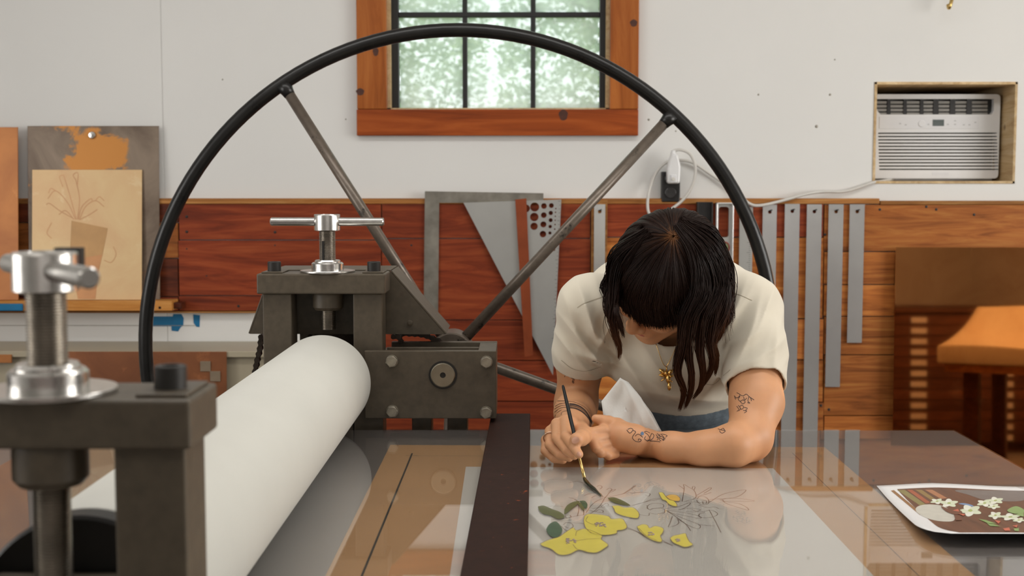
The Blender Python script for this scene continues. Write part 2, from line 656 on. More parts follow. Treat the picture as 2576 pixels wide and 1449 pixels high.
# ------------------------------------------------------------------ window
win = struct(empty('window_1', ((WX0 + WX1) / 2, WALL, WZ0)))
TY = WALL - 0.024
a, b, c, d = rect_px(897, 275, 1606, 341, TY)
MB().box(a, b, TY, WALL, c, d).build('casing_board', 'pine_h', win, 0.002)
e0, e1, _, _ = rect_px(897, 0, 972, 275, TY)
f0, f1, _, _ = rect_px(1535, 0, 1607, 275, TY)
ztop = WZ1 + (d - c)
MB().box(e0, e1, TY, WALL, d + 0.0008, ztop).build('casing_board', 'pine_v', win, 0.002)
MB().box(f0, f1, TY, WALL, d + 0.0008, ztop).build('casing_board', 'pine_v', win, 0.002)
MB().box(e0, f1, TY, WALL, ztop + 0.0008, ztop + (d - c)).build('casing_board', 'pine_h', win, 0.002)
jm = MB()
jm.box(WX0, WX0 + 0.012, WALL, WALL + 0.15, WZ0, WZ1).box(WX1 - 0.012, WX1, WALL, WALL + 0.15, WZ0, WZ1)
jm.box(WX0, WX1, WALL, WALL + 0.15, WZ0, WZ0 + 0.004).box(WX0, WX1, WALL, WALL + 0.15, WZ1 - 0.012, WZ1)
jm.build('jamb', 'niche', win)
SY = WALL + 0.055
gx0, gx1, _, _ = rect_px(1004, 0, 1508, 275, SY)
sb = MB()
sb.box(WX0 + 0.012, gx0, SY - 0.02, SY + 0.02, WZ0, WZ1).box(gx1, WX1 - 0.012, SY - 0.02, SY + 0.02, WZ0, WZ1)
sb.box(gx0, gx1, SY - 0.02, SY + 0.02, WZ0, at(1288, 277, SY).z).box(gx0, gx1, SY - 0.02, SY + 0.02, WZ1 - 0.05, WZ1)
sash = sb.build('sash', 'black_sash', win, 0.003)
zb = at(1288, 276, SY).z
mz = [at(1288, 38, SY).z]
mz.append(mz[0] + (mz[0] - zb) * 1.0)
mz.append(mz[1] + (mz[0] - zb) * 1.0)
MX = [at(1170, 150, SY).x, at(1341, 150, SY).x]
for x in MX:
    MB().box(x - 0.0075, x + 0.0075, SY - 0.012, SY + 0.012, zb, WZ1 - 0.04).build('muntin', 'black_sash', sash, 0.002)
for z in mz[:2]:
    MB().box(gx0, gx1, SY - 0.013, SY + 0.013, z - 0.0075, z + 0.0075).build('muntin', 'black_sash', sash, 0.002)
xs = [gx0] + MX + [gx1]
zs = [zb] + mz[:2] + [WZ1 - 0.05]
for i in range(3):
    for j in range(3):
        MB().box(xs[i] + 0.004, xs[i + 1] - 0.004, SY - 0.002, SY + 0.002, zs[j] + 0.004, zs[j + 1] - 0.004).build('pane', 'pane', sash)

# dark knots in the casing boards
M['knot'] = plain('dark_wood_knot', srgb(70, 34, 18), 0.5, var=0.3, scale=60)
for u, v, rx_, rz_ in ((1417, 289, 11, 14), (945, 130, 7, 11), (906, 231, 10, 9), (1594, 58, 9, 9)):
    p = at(u, v, TY)
    kx_, kz_ = rx_ / F * TY, rz_ / F * TY
    MB().prism([(p.x + kx_ * math.cos(2 * math.pi * k / 18) * (1 + 0.12 * math.sin(k * 1.7)), p.z + kz_ * math.sin(2 * math.pi * k / 18)) for k in range(18)], lambda a, b, d: (a, d, b), TY, TY - 0.0004).build('knot', 'knot', win)

# windows of the walls behind the photographer, where the daylight comes from: frames with muntins; the left one is added


def far_window(name, c, axis, w, h, sg=1):
    """axis 0: in a wall facing y, 1: in a wall facing x"""
    m = MB()

    def bx(a0, a1, z0, z1, t):
        if axis == 0:
            m.box(c[0] + a0, c[0] + a1, c[1], c[1] + t, c[2] + z0, c[2] + z1)
        else:
            m.box(min(c[0] - t * sg, c[0]), max(c[0] - t * sg, c[0]), c[1] + a0, c[1] + a1, c[2] + z0, c[2] + z1)
    t = 0.09
    bx(-w / 2 - t, -w / 2, -h / 2 - t, h / 2 + t, 0.03)
    bx(w / 2, w / 2 + t, -h / 2 - t, h / 2 + t, 0.03)
    bx(-w / 2, w / 2, -h / 2 - t, -h / 2, 0.03)
    bx(-w / 2, w / 2, h / 2, h / 2 + t, 0.03)
    root = struct(m.build(name, 'pine_h'))
    k = MB()
    for i in range(1, 5):
        x = -w / 2 + w * i / 5
        if axis == 0:
            k.box(c[0] + x - 0.012, c[0] + x + 0.012, c[1] + 0.055, c[1] + 0.07, c[2] - h / 2, c[2] + h / 2)
        else:
            k.box(c[0] - 0.0625 * sg - 0.0075, c[0] - 0.0625 * sg + 0.0075, c[1] + x - 0.012, c[1] + x + 0.012, c[2] - h / 2, c[2] + h / 2)
    k.build('muntin', 'black_sash', root)


far_window('window_2', (0.9, YB, 1.7), 0, 3.0, 1.5)
far_window('window_3', (XR, 1.2, 1.75), 1, 2.4, 1.3)
far_window('added_window_left', (XL, 1.0, 1.75), 1, 1.8, 1.3, -1)  # made-up window frame around the added left light
for i, (x, y) in enumerate(((0.0, 2.0), (-1.3, -0.6))):
    lt = thing('ceiling_light', (x, y, CEIL), ('flat white ceiling light above the press bed', 'flat white ceiling light behind the press')[i], 'light', 'ceiling lights')
    MB().box(x - 1.65, x + 1.65, y - 0.3, y + 0.3, CEIL - 0.07, CEIL).build('housing', 'white_plastic', lt, 0.004)

# ------------------------------------------------------------------ outdoors beyond the window
M['leaf'] = plain('tree_leaf', srgb(150, 180, 120), 0.5, var=0.35, scale=1.3, bmp=0)
M['leaf'].node_tree.nodes  # leaves are thin: light passes through
_m, _t, _o = nt('thin_leaf')
_v = mapped(_t, coord='Object')
_cr = ramp(_t, noise(_t, _v, 1.6, 3), [(0.3, srgb(120, 146, 116)), (0.5, srgb(160, 182, 150)), (0.72, srgb(204, 212, 176))])
_d = N(_t, 'ShaderNodeBsdfDiffuse')
_tl = N(_t, 'ShaderNodeBsdfTranslucent')
_mx = N(_t, 'ShaderNodeMixShader')
_mx.inputs[0].default_value = 0.5
_t.links.new(_cr, _d.inputs[0])
_t.links.new(_cr, _tl.inputs[0])
_t.links.new(_d.outputs[0], _mx.inputs[1])
_t.links.new(_tl.outputs[0], _mx.inputs[2])
_t.links.new(_mx.outputs[0], _o.inputs['Surface'])
M['leaf'] = _m
M['bark'] = plain('tree_bark', srgb(128, 132, 124), 0.9, var=0.25, scale=9, bmp=0.5, stretch=(2, 2, 0.5))
M['grass'] = plain('lawn', srgb(120, 140, 80), 0.9, var=0.2, scale=2)
struct(MB().box(-14, 14, WALL + 0.3, 26, -0.35, -0.25).build('ground', 'grass'))


def tree(cx, cy, rad, h, crown, nleaf, label, lean=0.0):
    tr = thing('tree', (cx, cy, -0.25), label, 'tree', 'trees outside the window')
    tk = MB()
    tk.tube([(cx + lean * z * 0.1 + 0.04 * math.sin(z * 1.7), cy, z) for z in np.linspace(-0.25, h, 9)], [rad * (1 - 0.06 * i) for i in range(9)], 12)
    rs = random.Random(int(cx * 100) + 5)
    br = MB()
    lv = MB()
    (bx0, bx1), (by0, by1), (bz0, bz1) = crown
    for k in range(26):
        z0 = rs.uniform(bz0, h)
        a = Vector((cx, cy, min(z0, h)))
        b = Vector((rs.uniform(bx0, bx1), rs.uniform(by0, by1), z0 + rs.uniform(-0.5, 0.9)))
        mid = (a + b) / 2 + Vector((0, 0, rs.uniform(0, 0.4)))
        br.tube(spline([a, mid, b], 5), list(np.linspace(0.05, 0.009, 11)), 6)
    rn = np.random.RandomState(int(abs(cx) * 100) + 7)
    C = np.stack([rn.uniform(bx0, bx1, nleaf), rn.uniform(by0, by1, nleaf), rn.uniform(bz0, bz1, nleaf)], 1)
    keep = [mnoise.noise(Vector(c) * 2.6) > -0.30 + 0.50 * max(0, min(1, (2.55 - c[2]) / 0.7)) for c in C]
    C = C[np.array(keep)]
    n = len(C)
    sz = rn.uniform(0.022, 0.05, n)[:, None]
    u = rn.normal(0, 1, (n, 3)) * (1, 1, 0.6)
    u /= np.linalg.norm(u, axis=1, keepdims=True)
    w = np.cross(u, rn.normal(0, 1, (n, 3)))
    w /= np.linalg.norm(w, axis=1, keepdims=True)
    V4 = np.stack([C - u * sz, C + w * sz * 0.45, C + u * sz, C - w * sz * 0.45], 1).reshape(-1, 3)
    lv.v = [tuple(p) for p in V4]
    lv.f = [(4 * i, 4 * i + 1, 4 * i + 2, 4 * i + 3) for i in range(n)]
    lv.sm = [False] * n
    tk.build('trunk', 'bark', tr)
    br.build('branches', 'bark', tr)
    lo = lv.build('foliage', 'leaf', tr)
    lo['kind'] = 'stuff'


tree(0.95, 10.0, 0.26, 5.5, ((-0.15, 2.6), (9.2, 11.0), (1.5, 4.4)), 22000, 'broad grey trunked tree outside the right window panes')
tree(-1.5, 10.4, 0.16, 5.2, ((-2.9, -0.27), (9.4, 11.6), (1.5, 4.4)), 24000, 'leafy green tree outside the left window panes', 0.4)
tree(1.6, 15.0, 0.2, 6.5, ((-3.0, 4.0), (14, 16), (2.2, 6.0)), 12000, 'pale green tree farthest off beyond the window')

# ------------------------------------------------------------------ air conditioner in its niche
nt_ = MB()
ND = 0.5
nx = [(NX0, NX0 + 0.008, NZ0, NZ1), (NX1 - 0.008, NX1, NZ0, NZ1), (NX0, NX1, NZ0, NZ0 + 0.008), (NX0, NX1, NZ1 - 0.008, NZ1)]
niche = struct(empty('trim_3', ((NX0 + NX1) / 2, WALL, NZ0)))
for q in nx:
    MB().box(q[0], q[1], WALL - 0.003, WALL + ND, q[2], q[3]).build('niche_board', 'niche', niche, 0.001)
MB().box(NX0, NX1, WALL + ND, WALL + ND + 0.01, NZ0, NZ1).build('niche_back', 'niche', niche)
AY = WALL + 0.085
ax0, ax1, az0, az1 = rect_px(2196, 237, 2514, 449, AY)
ax0 = NX0 + 0.009
ac = thing('air_conditioner', ((ax0 + ax1) / 2, AY + 0.2, NZ0 + 0.008), 'white window air conditioner set into a pale wood wall niche', 'air conditioner')


def apx(u, v):
    p = at(u, v, AY)
    return p.x, p.z


body = MB().box(ax0 + 0.006, ax1 - 0.006, AY + 0.03, AY + 0.36, NZ0 + 0.009, az1 - 0.006)
body.build('body', 'white_plastic', ac, 0.004)


def rrect(x0, x1, z0, z1, r, n=5):
    pts = []
    for cx, cz, a0 in ((x1 - r, z1 - r, 0), (x0 + r, z1 - r, 90), (x0 + r, z0 + r, 180), (x1 - r, z0 + r, 270)):
        for k in range(n + 1):
            a = math.radians(a0 + 90 * k / n)
            pts.append((cx + r * math.cos(a), cz + r * math.sin(a)))
    return pts


face = MB()
outl = rrect(ax0, ax1, az0, az1, 0.012)
gx, gz = apx(2201, 249)
hx, hz = apx(2500, 288)
grill = [(gx, gz), (hx, gz), (hx, hz + 0.01), (hx - 0.008, hz), (gx + 0.018, hz), (gx + 0.008, hz + 0.012)]
holes = [grill]
slots = []
for k in range(12):
    u0, v0 = 2209 + k * 0.25, 333.5 + k * 8.25
    sx0, sz1 = apx(u0, v0)
    sx1, sz0 = apx(2508 + k * 0.3, v0 + 3.4)
    slots.append((sx0, sx1, sz0, sz1))
    holes.append([(sx0, sz0), (sx1, sz0), (sx1, sz1), (sx0, sz1)])
slab(face, [outl] + holes, lambda a, b, d: (a, d, b), AY + 0.03, AY)
for q in range(len(face.sm)):
    face.sm[q] = False
fo = face.build('front_cover', 'white_plastic', ac, 0.0015)
MB().box(ax0 + 0.01, ax1 - 0.01, AY + 0.028, AY + 0.031, az0 + 0.01, apx(2300, 330)[1]).build('filter', 'slot', ac)
vents = empty('vent', ((gx + hx) / 2, AY + 0.02, (gz + hz) / 2), ac)
MB().box(gx - 0.002, hx + 0.002, AY + 0.022, AY + 0.03, hz - 0.002, gz + 0.002).build('vent_backing', 'vent_dark', vents)
edges = [2201, 2239, 2280, 2322, 2360, 2402, 2444, 2500]
for j in range(4):
    v = 254 + j * 9.6
    for i in range(7):
        lx0, lz1 = apx(edges[i] + (3 + j * 2 if i == 0 else 3), v)
        lx1, lz0 = apx(edges[i + 1] - (7 if i < 6 else 14), v + 6.5)
        if i in (3, 4, 5) and j > 0:
            lx1 -= 0.006
        MB().box(lx0, lx1, AY + 0.006, AY + 0.012, lz0, lz1).build('louver', 'vent_grey', vents)
for i in range(1, 7):
    x, z = apx(edges[i] - 2, 268)
    MB().box(x - 0.005 - (0.006 if i > 3 else 0), x + 0.005, AY + 0.004, AY + 0.02, hz, gz).build('divider', 'black_plastic', vents)
px0, pz1 = apx(2212, 293)
px1, pz0 = apx(2462, 324)
cp = MB().box(px0, px1, AY - 0.0015, AY, pz0, pz1).build('control_panel', 'white_gloss', ac, 0.001)
dx0, dz1 = apx(2346, 301)
dx1, dz0 = apx(2374, 317)
MB().box(dx0, dx1, AY - 0.0026, AY - 0.001, dz0, dz1).build('display', plain('grey_display', (0.13, 0.15, 0.15), 0.08, bmp=0), cp)
x, z = apx(2318, 311)
MB().lathe([(0.011, 0), (0.011, 0.002), (0.009, 0.003)], (x, AY - 0.001, z), (0, -1, 0), 24).build('dial', 'white_gloss', cp)
for u, v in ((2264, 311), (2278, 314), (2335, 313), (2384, 313), (2402, 304), (2402, 313), (2424, 314), (2438, 314), (2453, 308)):
    x, z = apx(u, v)
    MB().box(x - 0.003, x + 0.003, AY - 0.002, AY - 0.001, z - 0.0016, z + 0.0016).build('button', plain('pale_button_mark', (0.45, 0.45, 0.45), 0.4, bmp=0) if 'pale_button_mark' not in bpy.data.materials else bpy.data.materials['pale_button_mark'], cp)
x0, z1 = apx(2345, 434)
x1, z0 = apx(2386, 441)
MB().box(x0, x1, AY - 0.001, AY, z0, z1).build('name_plate', 'white_gloss', ac)

# ------------------------------------------------------------------ outlet, plug, cord, hook
OY = WALL
x0, x1, z0, z1 = rect_px(1663, 432, 1709, 508, OY - 0.01)
ot = thing('wall_outlet', ((x0 + x1) / 2, WALL, z0), 'black outlet plate at the top of the wood panelling', 'outlet')
MB().box(x0, x1, PF - 0.008, WALL, z0, z1).build('cover_plate', 'black_plastic', ot, 0.003)
for v in (450, 485):
    c = at(1687, v, PF - 0.01)
    sk = MB().lathe([(0.017, 0.0), (0.017, 0.003), (0.015, 0.004)], (c.x, PF - 0.008, c.z), (0, -1, 0), 24).build('socket', plain('black_socket', (0.03, 0.028, 0.028), 0.3) if v == 450 else bpy.data.materials['black_socket'], ot)
    for du in (-5, 5):
        MB().box(c.x + du * 0.0012 - 0.0013, c.x + du * 0.0012 + 0.0013, PF - 0.0125, PF - 0.011, c.z - 0.003, c.z + 0.005).build('slot', 'vent_dark', sk)
pl = thing('power_plug', at(1691, 463, PF - 0.03), 'white safety plug pushed into the black wall outlet', 'plug')
prof = [(1676, 462), (1707, 462), (1709, 420), (1706, 405), (1701, 388), (1686, 388), (1680, 405), (1675, 425)]
PY = PF - 0.013
MB().prism([(at(u, v, PY).x, at(u, v, PY).z) for u, v in prof], lambda a, b, d: (a, d, b), PY, PY - 0.035).build('plug_body', 'white_plastic', pl, 0.006)
x0, x1, z0, z1 = rect_px(1687, 440, 1702, 459, PY - 0.035)
MB().box(x0, x1, PY - 0.038, PY - 0.03, z0, z1).build('button_panel', 'white_gloss', pl, 0.001)
c = at(1694, 451, PY - 0.038)
MB().lathe([(0.006, 0), (0.006, 0.002), (0.004, 0.0025)], c, (0, -1, 0), 16).build('test_button', 'cord', pl)
MB().tube([at(1693, 390, PY - 0.018), at(1694, 378, PY - 0.018)], [0.009, 0.006], 12).build('strain_relief', 'white_plastic', pl, 0.001)
cpath = [(1694, 380, 3.79), (1712, 377, 3.785), (1736, 388, 3.78), (1749, 420, 3.78), (1744, 460, 3.785), (1722, 498, 3.785), (1690, 525, 3.785),
         (1655, 545, 3.785), (1632, 535, 3.79), (1631, 490, 3.80), (1648, 440, 3.81), (1672, 412, 3.82), (1700, 404, 3.822), (1740, 408, 3.82),
         (1790, 440, 3.825), (1850, 482, 3.822), (1885, 512, 3.80), (1912, 517, 3.795), (1960, 507, 3.80), (2030, 488, 3.81), (2075, 482, 3.82), (2120, 482, 3.825),
         (2160, 472, 3.83), (2196, 459, 3.835), (2215, 456, 3.87), (2240, 452, 3.93), (2262, 449, 4.0)]
tag(MB().tube(spline([at(*q) for q in cpath], 6), 0.0045, 8).build('white_cable', 'cord'), 'white power cord looping from the outlet to the air conditioner', 'cord')
hk = spline([at(2396, -22, WALL - 0.002), at(2393, -12, 3.80), at(2394, 0, 3.785), at(2390, 14, 3.78), at(2387, 20, 3.785), at(2385, 12, 3.79)], 6)
tag(MB().tube(hk, 0.0055, 10).build('wall_hook', 'brass'), 'small brass hook high on the white wall', 'hook')

# ------------------------------------------------------------------ tools hanging on the planks
TYP = PF - 0.006


def tool_bar(name, u0, u1, v0, v1, mat, label, cat, group=None, hole=True, y=TYP, th=0.0025):
    xa, xb, z0, z1 = rect_px(u0, v0, u1, v1, y)
    mb = MB()
    polys = [[(xa, z0), (xb, z0), (xb, z1), (xa, z1)]]
    hz_ = z1 - 0.022
    if hole:
        polys.append(circ((xa + xb) / 2, hz_, 0.0055, 16))
    slab(mb, polys, lambda a, b, d: (a, d, b), y, y - th)
    if not hole:
        return tag(mb.build(name, mat), label, cat, group)
    root = thing(name, ((xa + xb) / 2, y, z0), label, cat, group)
    mb.build('blade', mat, root, 0.0006)
    MB().tube([((xa + xb) / 2, y + 0.006, hz_ + 0.003), ((xa + xb) / 2 + 0.004, y - 0.014, hz_ + 0.006)], 0.002, 8).build('nail', 'black_steel', root)
    return root


RG = 'steel straightedges hung in a row'
tool_bar('straightedge', 1915, 1950, 515, 1000, 'steel', 'steel straightedge mostly hidden by the flywheel rim', 'ruler', RG)
tool_bar('straightedge', 1969, 2006, 513, 1140, 'steel', 'long steel straightedge nearest the black rim, reaching below the press bed', 'ruler', RG)
tool_bar('straightedge', 2024, 2061, 514, 1150, 'steel', 'long steel straightedge between another long one and a shorter one', 'ruler', RG)
tool_bar('straightedge', 2080, 2117, 514, 973, 'steel', 'second shortest steel straightedge, beside the shortest one', 'ruler', RG)
tool_bar('straightedge', 2134, 2171, 514, 862, 'steel', 'shortest steel straightedge, last of the row beside the copper sheet', 'ruler', RG)
tool_bar('straightedge', 1494, 1522, 514, 720, 'steel', 'short steel ruler on a pale wood strip beside the set square', 'ruler', None, y=TYP - 0.008)
xa, xb, z0, z1 = rect_px(1487, 503, 1527, 760, TYP)
tag(MB().box(xa, xb, TYP - 0.006, PF, z0, z1).build('wood_strip', 'cap', bevel=0.001), 'pale wood strip behind the short steel ruler', 'strip')
sr = tool_bar('scale_ruler', 1858, 1891, 520, 900, 'alu', 'worn aluminium scale ruler half hidden by the flywheel rim', 'ruler')
xa, xb, z0, z1 = rect_px(1860, 560, 1889, 690, TYP)
for k in range(26):
    z = z1 - (z1 - z0) * k / 26
    w = 0.012 if k % 5 == 0 else 0.006
    MB().box(xb - w - 0.001, xb - 0.001, TYP - 0.0029, TYP - 0.0024, z - 0.0004, z + 0.0004).build('tick_mark', 'ink', sr)
# black straightedge with raised edges
xa, xb, z0, z1 = rect_px(1749, 508, 1789, 900, TYP)
be = thing('black_level', ((xa + xb) / 2, TYP, z0), 'black metal straightedge beside the silver spirit level', 'ruler')
MB().box(xa, xb, TYP - 0.006, TYP, z0, z1).build('web', 'black_plastic', be, 0.001)
for x in (xa, xb - 0.005):
    MB().box(x, x + 0.005, TYP - 0.02, TYP, z0, z1).build('flange', 'black_steel', be, 0.001)
# spirit level
xa, xb, z0, z1 = rect_px(1798, 510, 1842, 860, TYP - 0.01)
lv_ = thing('spirit_level', ((xa + xb) / 2, TYP, z0), 'silver box spirit level with a long hand slot and round vial', 'level')
w = xb - xa
mb = MB()
hs_ = rect_px(1807, 520, 1833, 597, TYP - 0.01)
hcz = at(1820, 622, TYP - 0.01)
slab(mb, [[(xa + 0.004, z0), (xb - 0.004, z0), (xb - 0.004, z1), (xa + 0.004, z1)], rrect(hs_[0], hs_[1], hs_[2], hs_[3], 0.008),
          circ(hcz.x, hcz.z, 0.0185, 28)], lambda a, b, d: (a, d, b), TYP - 0.002, TYP - 0.014)
web = mb.build('web', 'alu', lv_)
for x in (xa, xb - 0.005):
    MB().box(x, x + 0.005, TYP - 0.022, TYP, z0, z1).build('flange', 'steel', lv_, 0.001)
MB().box(xa, xb, TYP - 0.022, TYP, z1 - 0.004, z1).build('end_cap', 'steel', lv_, 0.001)
rg = MB()
rg.lathe([(0.0185, 0), (0.0185, 0.008), (0.0155, 0.008), (0.0155, 0)], (hcz.x, TYP - 0.008, hcz.z), (0, -1, 0), 28, caps=False)
rg.build('vial_ring', plain('red_ring', srgb(150, 60, 48), 0.4), lv_)
MB().lathe([(0.0154, 0), (0.0154, 0.004)], (hcz.x, TYP - 0.006, hcz.z), (0, -1, 0), 28).build('vial_disc', plain('pale_green_vial', srgb(176, 186, 150), 0.2), lv_)
MB().tube([(hcz.x - 0.010, TYP - 0.012, hcz.z), (hcz.x + 0.010, TYP - 0.012, hcz.z)], 0.0035, 10).build('vial', plain('yellow_green_liquid', srgb(150, 190, 90), 0.1), lv_)

# framing square
sq = MB()
S0 = [(1069, 481), (1367, 486), (1367, 510), (1105, 510), (1102, 790), (1066, 790)]
slab(sq, [[(at(u, v, TYP).x, at(u, v, TYP).z) for u, v in S0]], lambda a, b, d: (a, d, b), TYP, TYP - 0.003)
tag(sq.build('framing_square', 'dull_steel'), 'dull steel L-shaped framing square hung on the planks', 'square')
# big set square with circle holes
TQ = TYP - 0.006
tri = [(1166, 510), (1412, 502), (1391, 944)]
HC = [(850, 225, 32), (915, 218, 20), (967, 215, 17), (790, 235, 27), (847, 295, 30), (914, 282, 20), (963, 267, 15), (846, 360, 26), (911, 347, 21), (962, 317, 14),
      (908, 415, 23), (959, 362, 12), (957, 407, 11), (985, 523, 10), (998, 236, 5), (996, 262, 5), (995, 290, 4.5), (994, 318, 4.5), (993, 348, 5), (991, 380, 5.5)]
P2 = lambda u, v: (at(u, v, TQ).x, at(u, v, TQ).z)
polys = [[P2(*q) for q in tri]]
for cu, cv, r in HC:
    c = P2(1040 + cu / 2.787, 440 + cv / 2.787)
    polys.append(circ(c[0], c[1], r / 2.787 / F * TQ, 20))
ss = MB()
slab(ss, polys, lambda a, b, d: (a, d, b), TQ, TQ - 0.002)
sso = tag(ss.build('set_square', 'alu'), 'large aluminium triangle set square with a cluster of round holes', 'square')
# graduation ticks along its right edge
for k in range(40):
    f = k / 40
    u, v = 1411 + (1393 - 1411) * f, 506 + (900 - 506) * f
    w = 7 if k % 5 == 0 else 4
    a_, b_ = at(u - w, v, TQ), at(u - 1, v, TQ)
    MB().box(a_.x, b_.x, TQ - 0.0023, TQ - 0.0019, a_.z - 0.0005, a_.z + 0.0005).build('tick_mark', 'ink', sso)
# copper strip hung in front
TS = TQ - 0.008
cs = [(1296, 502), (1324, 499), (1341, 893), (1320, 897)]
M['copper_strip'] = plain('dark_copper_strip', srgb(150, 74, 42), 0.4, 0.4, 0.2, 14)
s_ = MB()
s_.prism([(at(u, v, TS).x, at(u, v, TS).z) for u, v in cs], lambda a, b, d: (a, d, b), TS, TS - 0.003)
tag(s_.build('copper_strip', 'copper_strip'), 'narrow reddish copper strip hanging over the set square', 'strip')

# ------------------------------------------------------------------ left: plates on the ledge, cabinet below
def copper(name, base, dark, patch, rough, metal, pc=None, pr=0.1, seed=0.0, pscale=9.0):
    m, t, out = nt(name)
    tc = N(t, 'ShaderNodeTexCoord')
    mp = N(t, 'ShaderNodeMapping')
    mp.inputs['Location'].default_value = (seed, seed, seed)
    t.links.new(tc.outputs['Object'], mp.inputs['Vector'])
    n = noise(t, mp.outputs[0], 5.0, 6, 0.62, 0.8)
    col = ramp(t, n, [(0.3, dark), (0.66, base)])
    n2 = noise(t, mp.outputs[0], pscale, 7, 0.65, 0.4)
    if pc is not None:
        d = N(t, 'ShaderNodeVectorMath', operation='DISTANCE')
        d.inputs[1].default_value = pc
        t.links.new(tc.outputs['Object'], d.inputs[0])
        mr = N(t, 'ShaderNodeMapRange')
        mr.inputs[1].default_value = 0.0
        mr.inputs[2].default_value = pr
        mr.inputs[3].default_value = 0.3
        mr.inputs[4].default_value = -0.035
        t.links.new(d.outputs['Value'], mr.inputs[0])
        ad = N(t, 'ShaderNodeMath', operation='ADD')
        t.links.new(n2, ad.inputs[0])
        t.links.new(mr.outputs[0], ad.inputs[1])
        n2 = ad.outputs[0]
    f = ramp(t, n2, [(0.6, (0, 0, 0)), (0.66, (1, 1, 1))])
    mx = N(t, 'ShaderNodeMix', data_type='RGBA')
    t.links.new(f, mx.inputs[0])
    t.links.new(col, mx.inputs[6])
    mx.inputs[7].default_value = c4(patch)
    b = bsdf(t, out, mx.outputs[2], rough, metal)
    bump(t, b, n2, 0.05 if rough > 0.05 else 0.004, 0.001)
    return m


M['cop_patina'] = copper('patinated_copper', srgb(138, 122, 106), srgb(86, 70, 58), srgb(196, 132, 62), 0.4, 0.35, (0.0, 0, 0.17), 0.16, 1.3)
M['cop_pale'] = copper('pale_polished_copper', srgb(220, 190, 142), srgb(212, 172, 128), srgb(222, 194, 150), 0.38, 0.2, seed=4.2)
M['cop_warm'] = copper('warm_copper', srgb(178, 116, 64), srgb(150, 92, 52), srgb(186, 124, 70), 0.38, 0.4, seed=2.2)
M['cop_brown'] = copper('brown_copper', srgb(142, 88, 54), srgb(116, 70, 44), srgb(160, 100, 62), 0.4, 0.4, seed=8.2)

LY = WALL - 0.10
ZL = at(200, 755, LY).z
x0, x1, z0, z1 = rect_px(-400, 757, 432, 782, LY)
ledge = thing('ledge', (x0, PF, z0), 'long pale wooden ledge carrying the copper plates', 'shelf')
MB().box(x0, x1, LY, PF - 0.004, z0, z1).build('board', 'ledge', ledge, 0.002)
p = at(402, 774, LY)
MB().lathe([(0.004, 0.001), (0.004, 0)], (p.x, LY, p.z), (0, -1, 0), 10).build('knot', 'bar', ledge)
x0b, x1b, zb0, zb1 = rect_px(432, 761, 458, 776, LY + 0.03)
tag(MB().box(x0b, x1b, LY + 0.02, PF - 0.004, zb0, zb1).build('wood_block', 'plank_dark', bevel=0.003), 'small dark wood block at the end of the pale ledge', 'block')


def lean_plate(name, u0, u1, v0, mat, label, ybot, ytop, th=0.004):
    """plate standing on the ledge and leaning back"""
    xa, xb = at(u0, v0, ytop).x, at(u1, v0, ytop).x
    zt = at((u0 + u1) / 2, v0, ytop).z
    zb_ = z1 + 0.0005
    v = [(xa, ybot - th, zb_), (xb, ybot - th, zb_), (xb, ybot, zb_), (xa, ybot, zb_), (xa, ytop - th, zt), (xb, ytop - th, zt), (xb, ytop, zt), (xa, ytop, zt)]
    return tag(MB().hexa(v).build(name, mat, bevel=0.0008), label, 'plate')


lean_plate('copper_plate', -250, 46, 320, 'cop_warm', 'warm orange copper plate cut off by the left photo edge', 3.765, 3.80)
pb = lean_plate('copper_plate', 70, 400, 317, 'cop_patina', 'large patinated copper plate with a tan stain near its top', 3.795, 3.822)
pc = lean_plate('copper_plate', 82, 358, 427, 'cop_pale', 'pale copper plate with a faint etched flower pot', 3.775, 3.808)
# bright fixing on the patinated plate
p = at(231, 340, 3.812)
MB().lathe([(0.0, 0.004), (0.009, 0.003), (0.011, 0)], (p.x, p.y, p.z), (0, -1, 0), 16).build('screw_head', 'chrome', pb)
# etched pot and stems on the pale plate
M['etch_pot'] = plain('etched_pot_tone', srgb(188, 146, 96), 0.4, 0.2, 0.12, 12)
M['etch_pot2'] = plain('etched_pot_rose', srgb(196, 142, 96), 0.4, 0.3, 0.12, 12)
M['etch_line'] = plain('etched_line', srgb(206, 158, 116), 0.45, 0.3, 0.1, 12)


def plate_pt(u, v):
    # front face plane of the pale plate
    zt_, zb_ = at(220, 427, 3.808).z, z1
    Y = 3.80
    for _ in range(4):
        p = at(u, v, Y)
        f = (p.z - zb_) / (zt_ - zb_)
        Y = 3.775 + (3.808 - 3.775) * f - 0.004 - 0.0006
    return at(u, v, Y)


def decal(polys, ptf, mat, name, parent, th=0.0004, nrm=(0, -1, 0)):
    m = MB()
    nv = Vector(nrm) * th
    for pl in polys:
        P = [ptf(*q) for q in pl]
        n = len(P)
        m.add(P + [p + nv for p in P], [tuple(range(n)), tuple(range(n, 2 * n))[::-1]] + [(i, (i + 1) % n, n + (i + 1) % n, n + i) for i in range(n)])
    return m.build(name, mat, parent)


def stroke(mb, pts, w, nrm):
    """flat ribbon through 3-D points lying on a surface with normal nrm"""
    P = [Vector(p) for p in pts]
    n = Vector(nrm)
    vs = []
    for i, p in enumerate(P):
        d = (P[min(i + 1, len(P) - 1)] - P[max(i - 1, 0)])
        s = d.cross(n)
        s = s.normalized() if s.length > 1e-9 else Vector((1, 0, 0))
        ww = w if not hasattr(w, '__len__') else w[i]
        vs += [p - s * ww / 2, p + s * ww / 2]
    mb.add(vs, [(2 * i, 2 * i + 1, 2 * i + 3, 2 * i + 2) for i in range(len(P) - 1)])


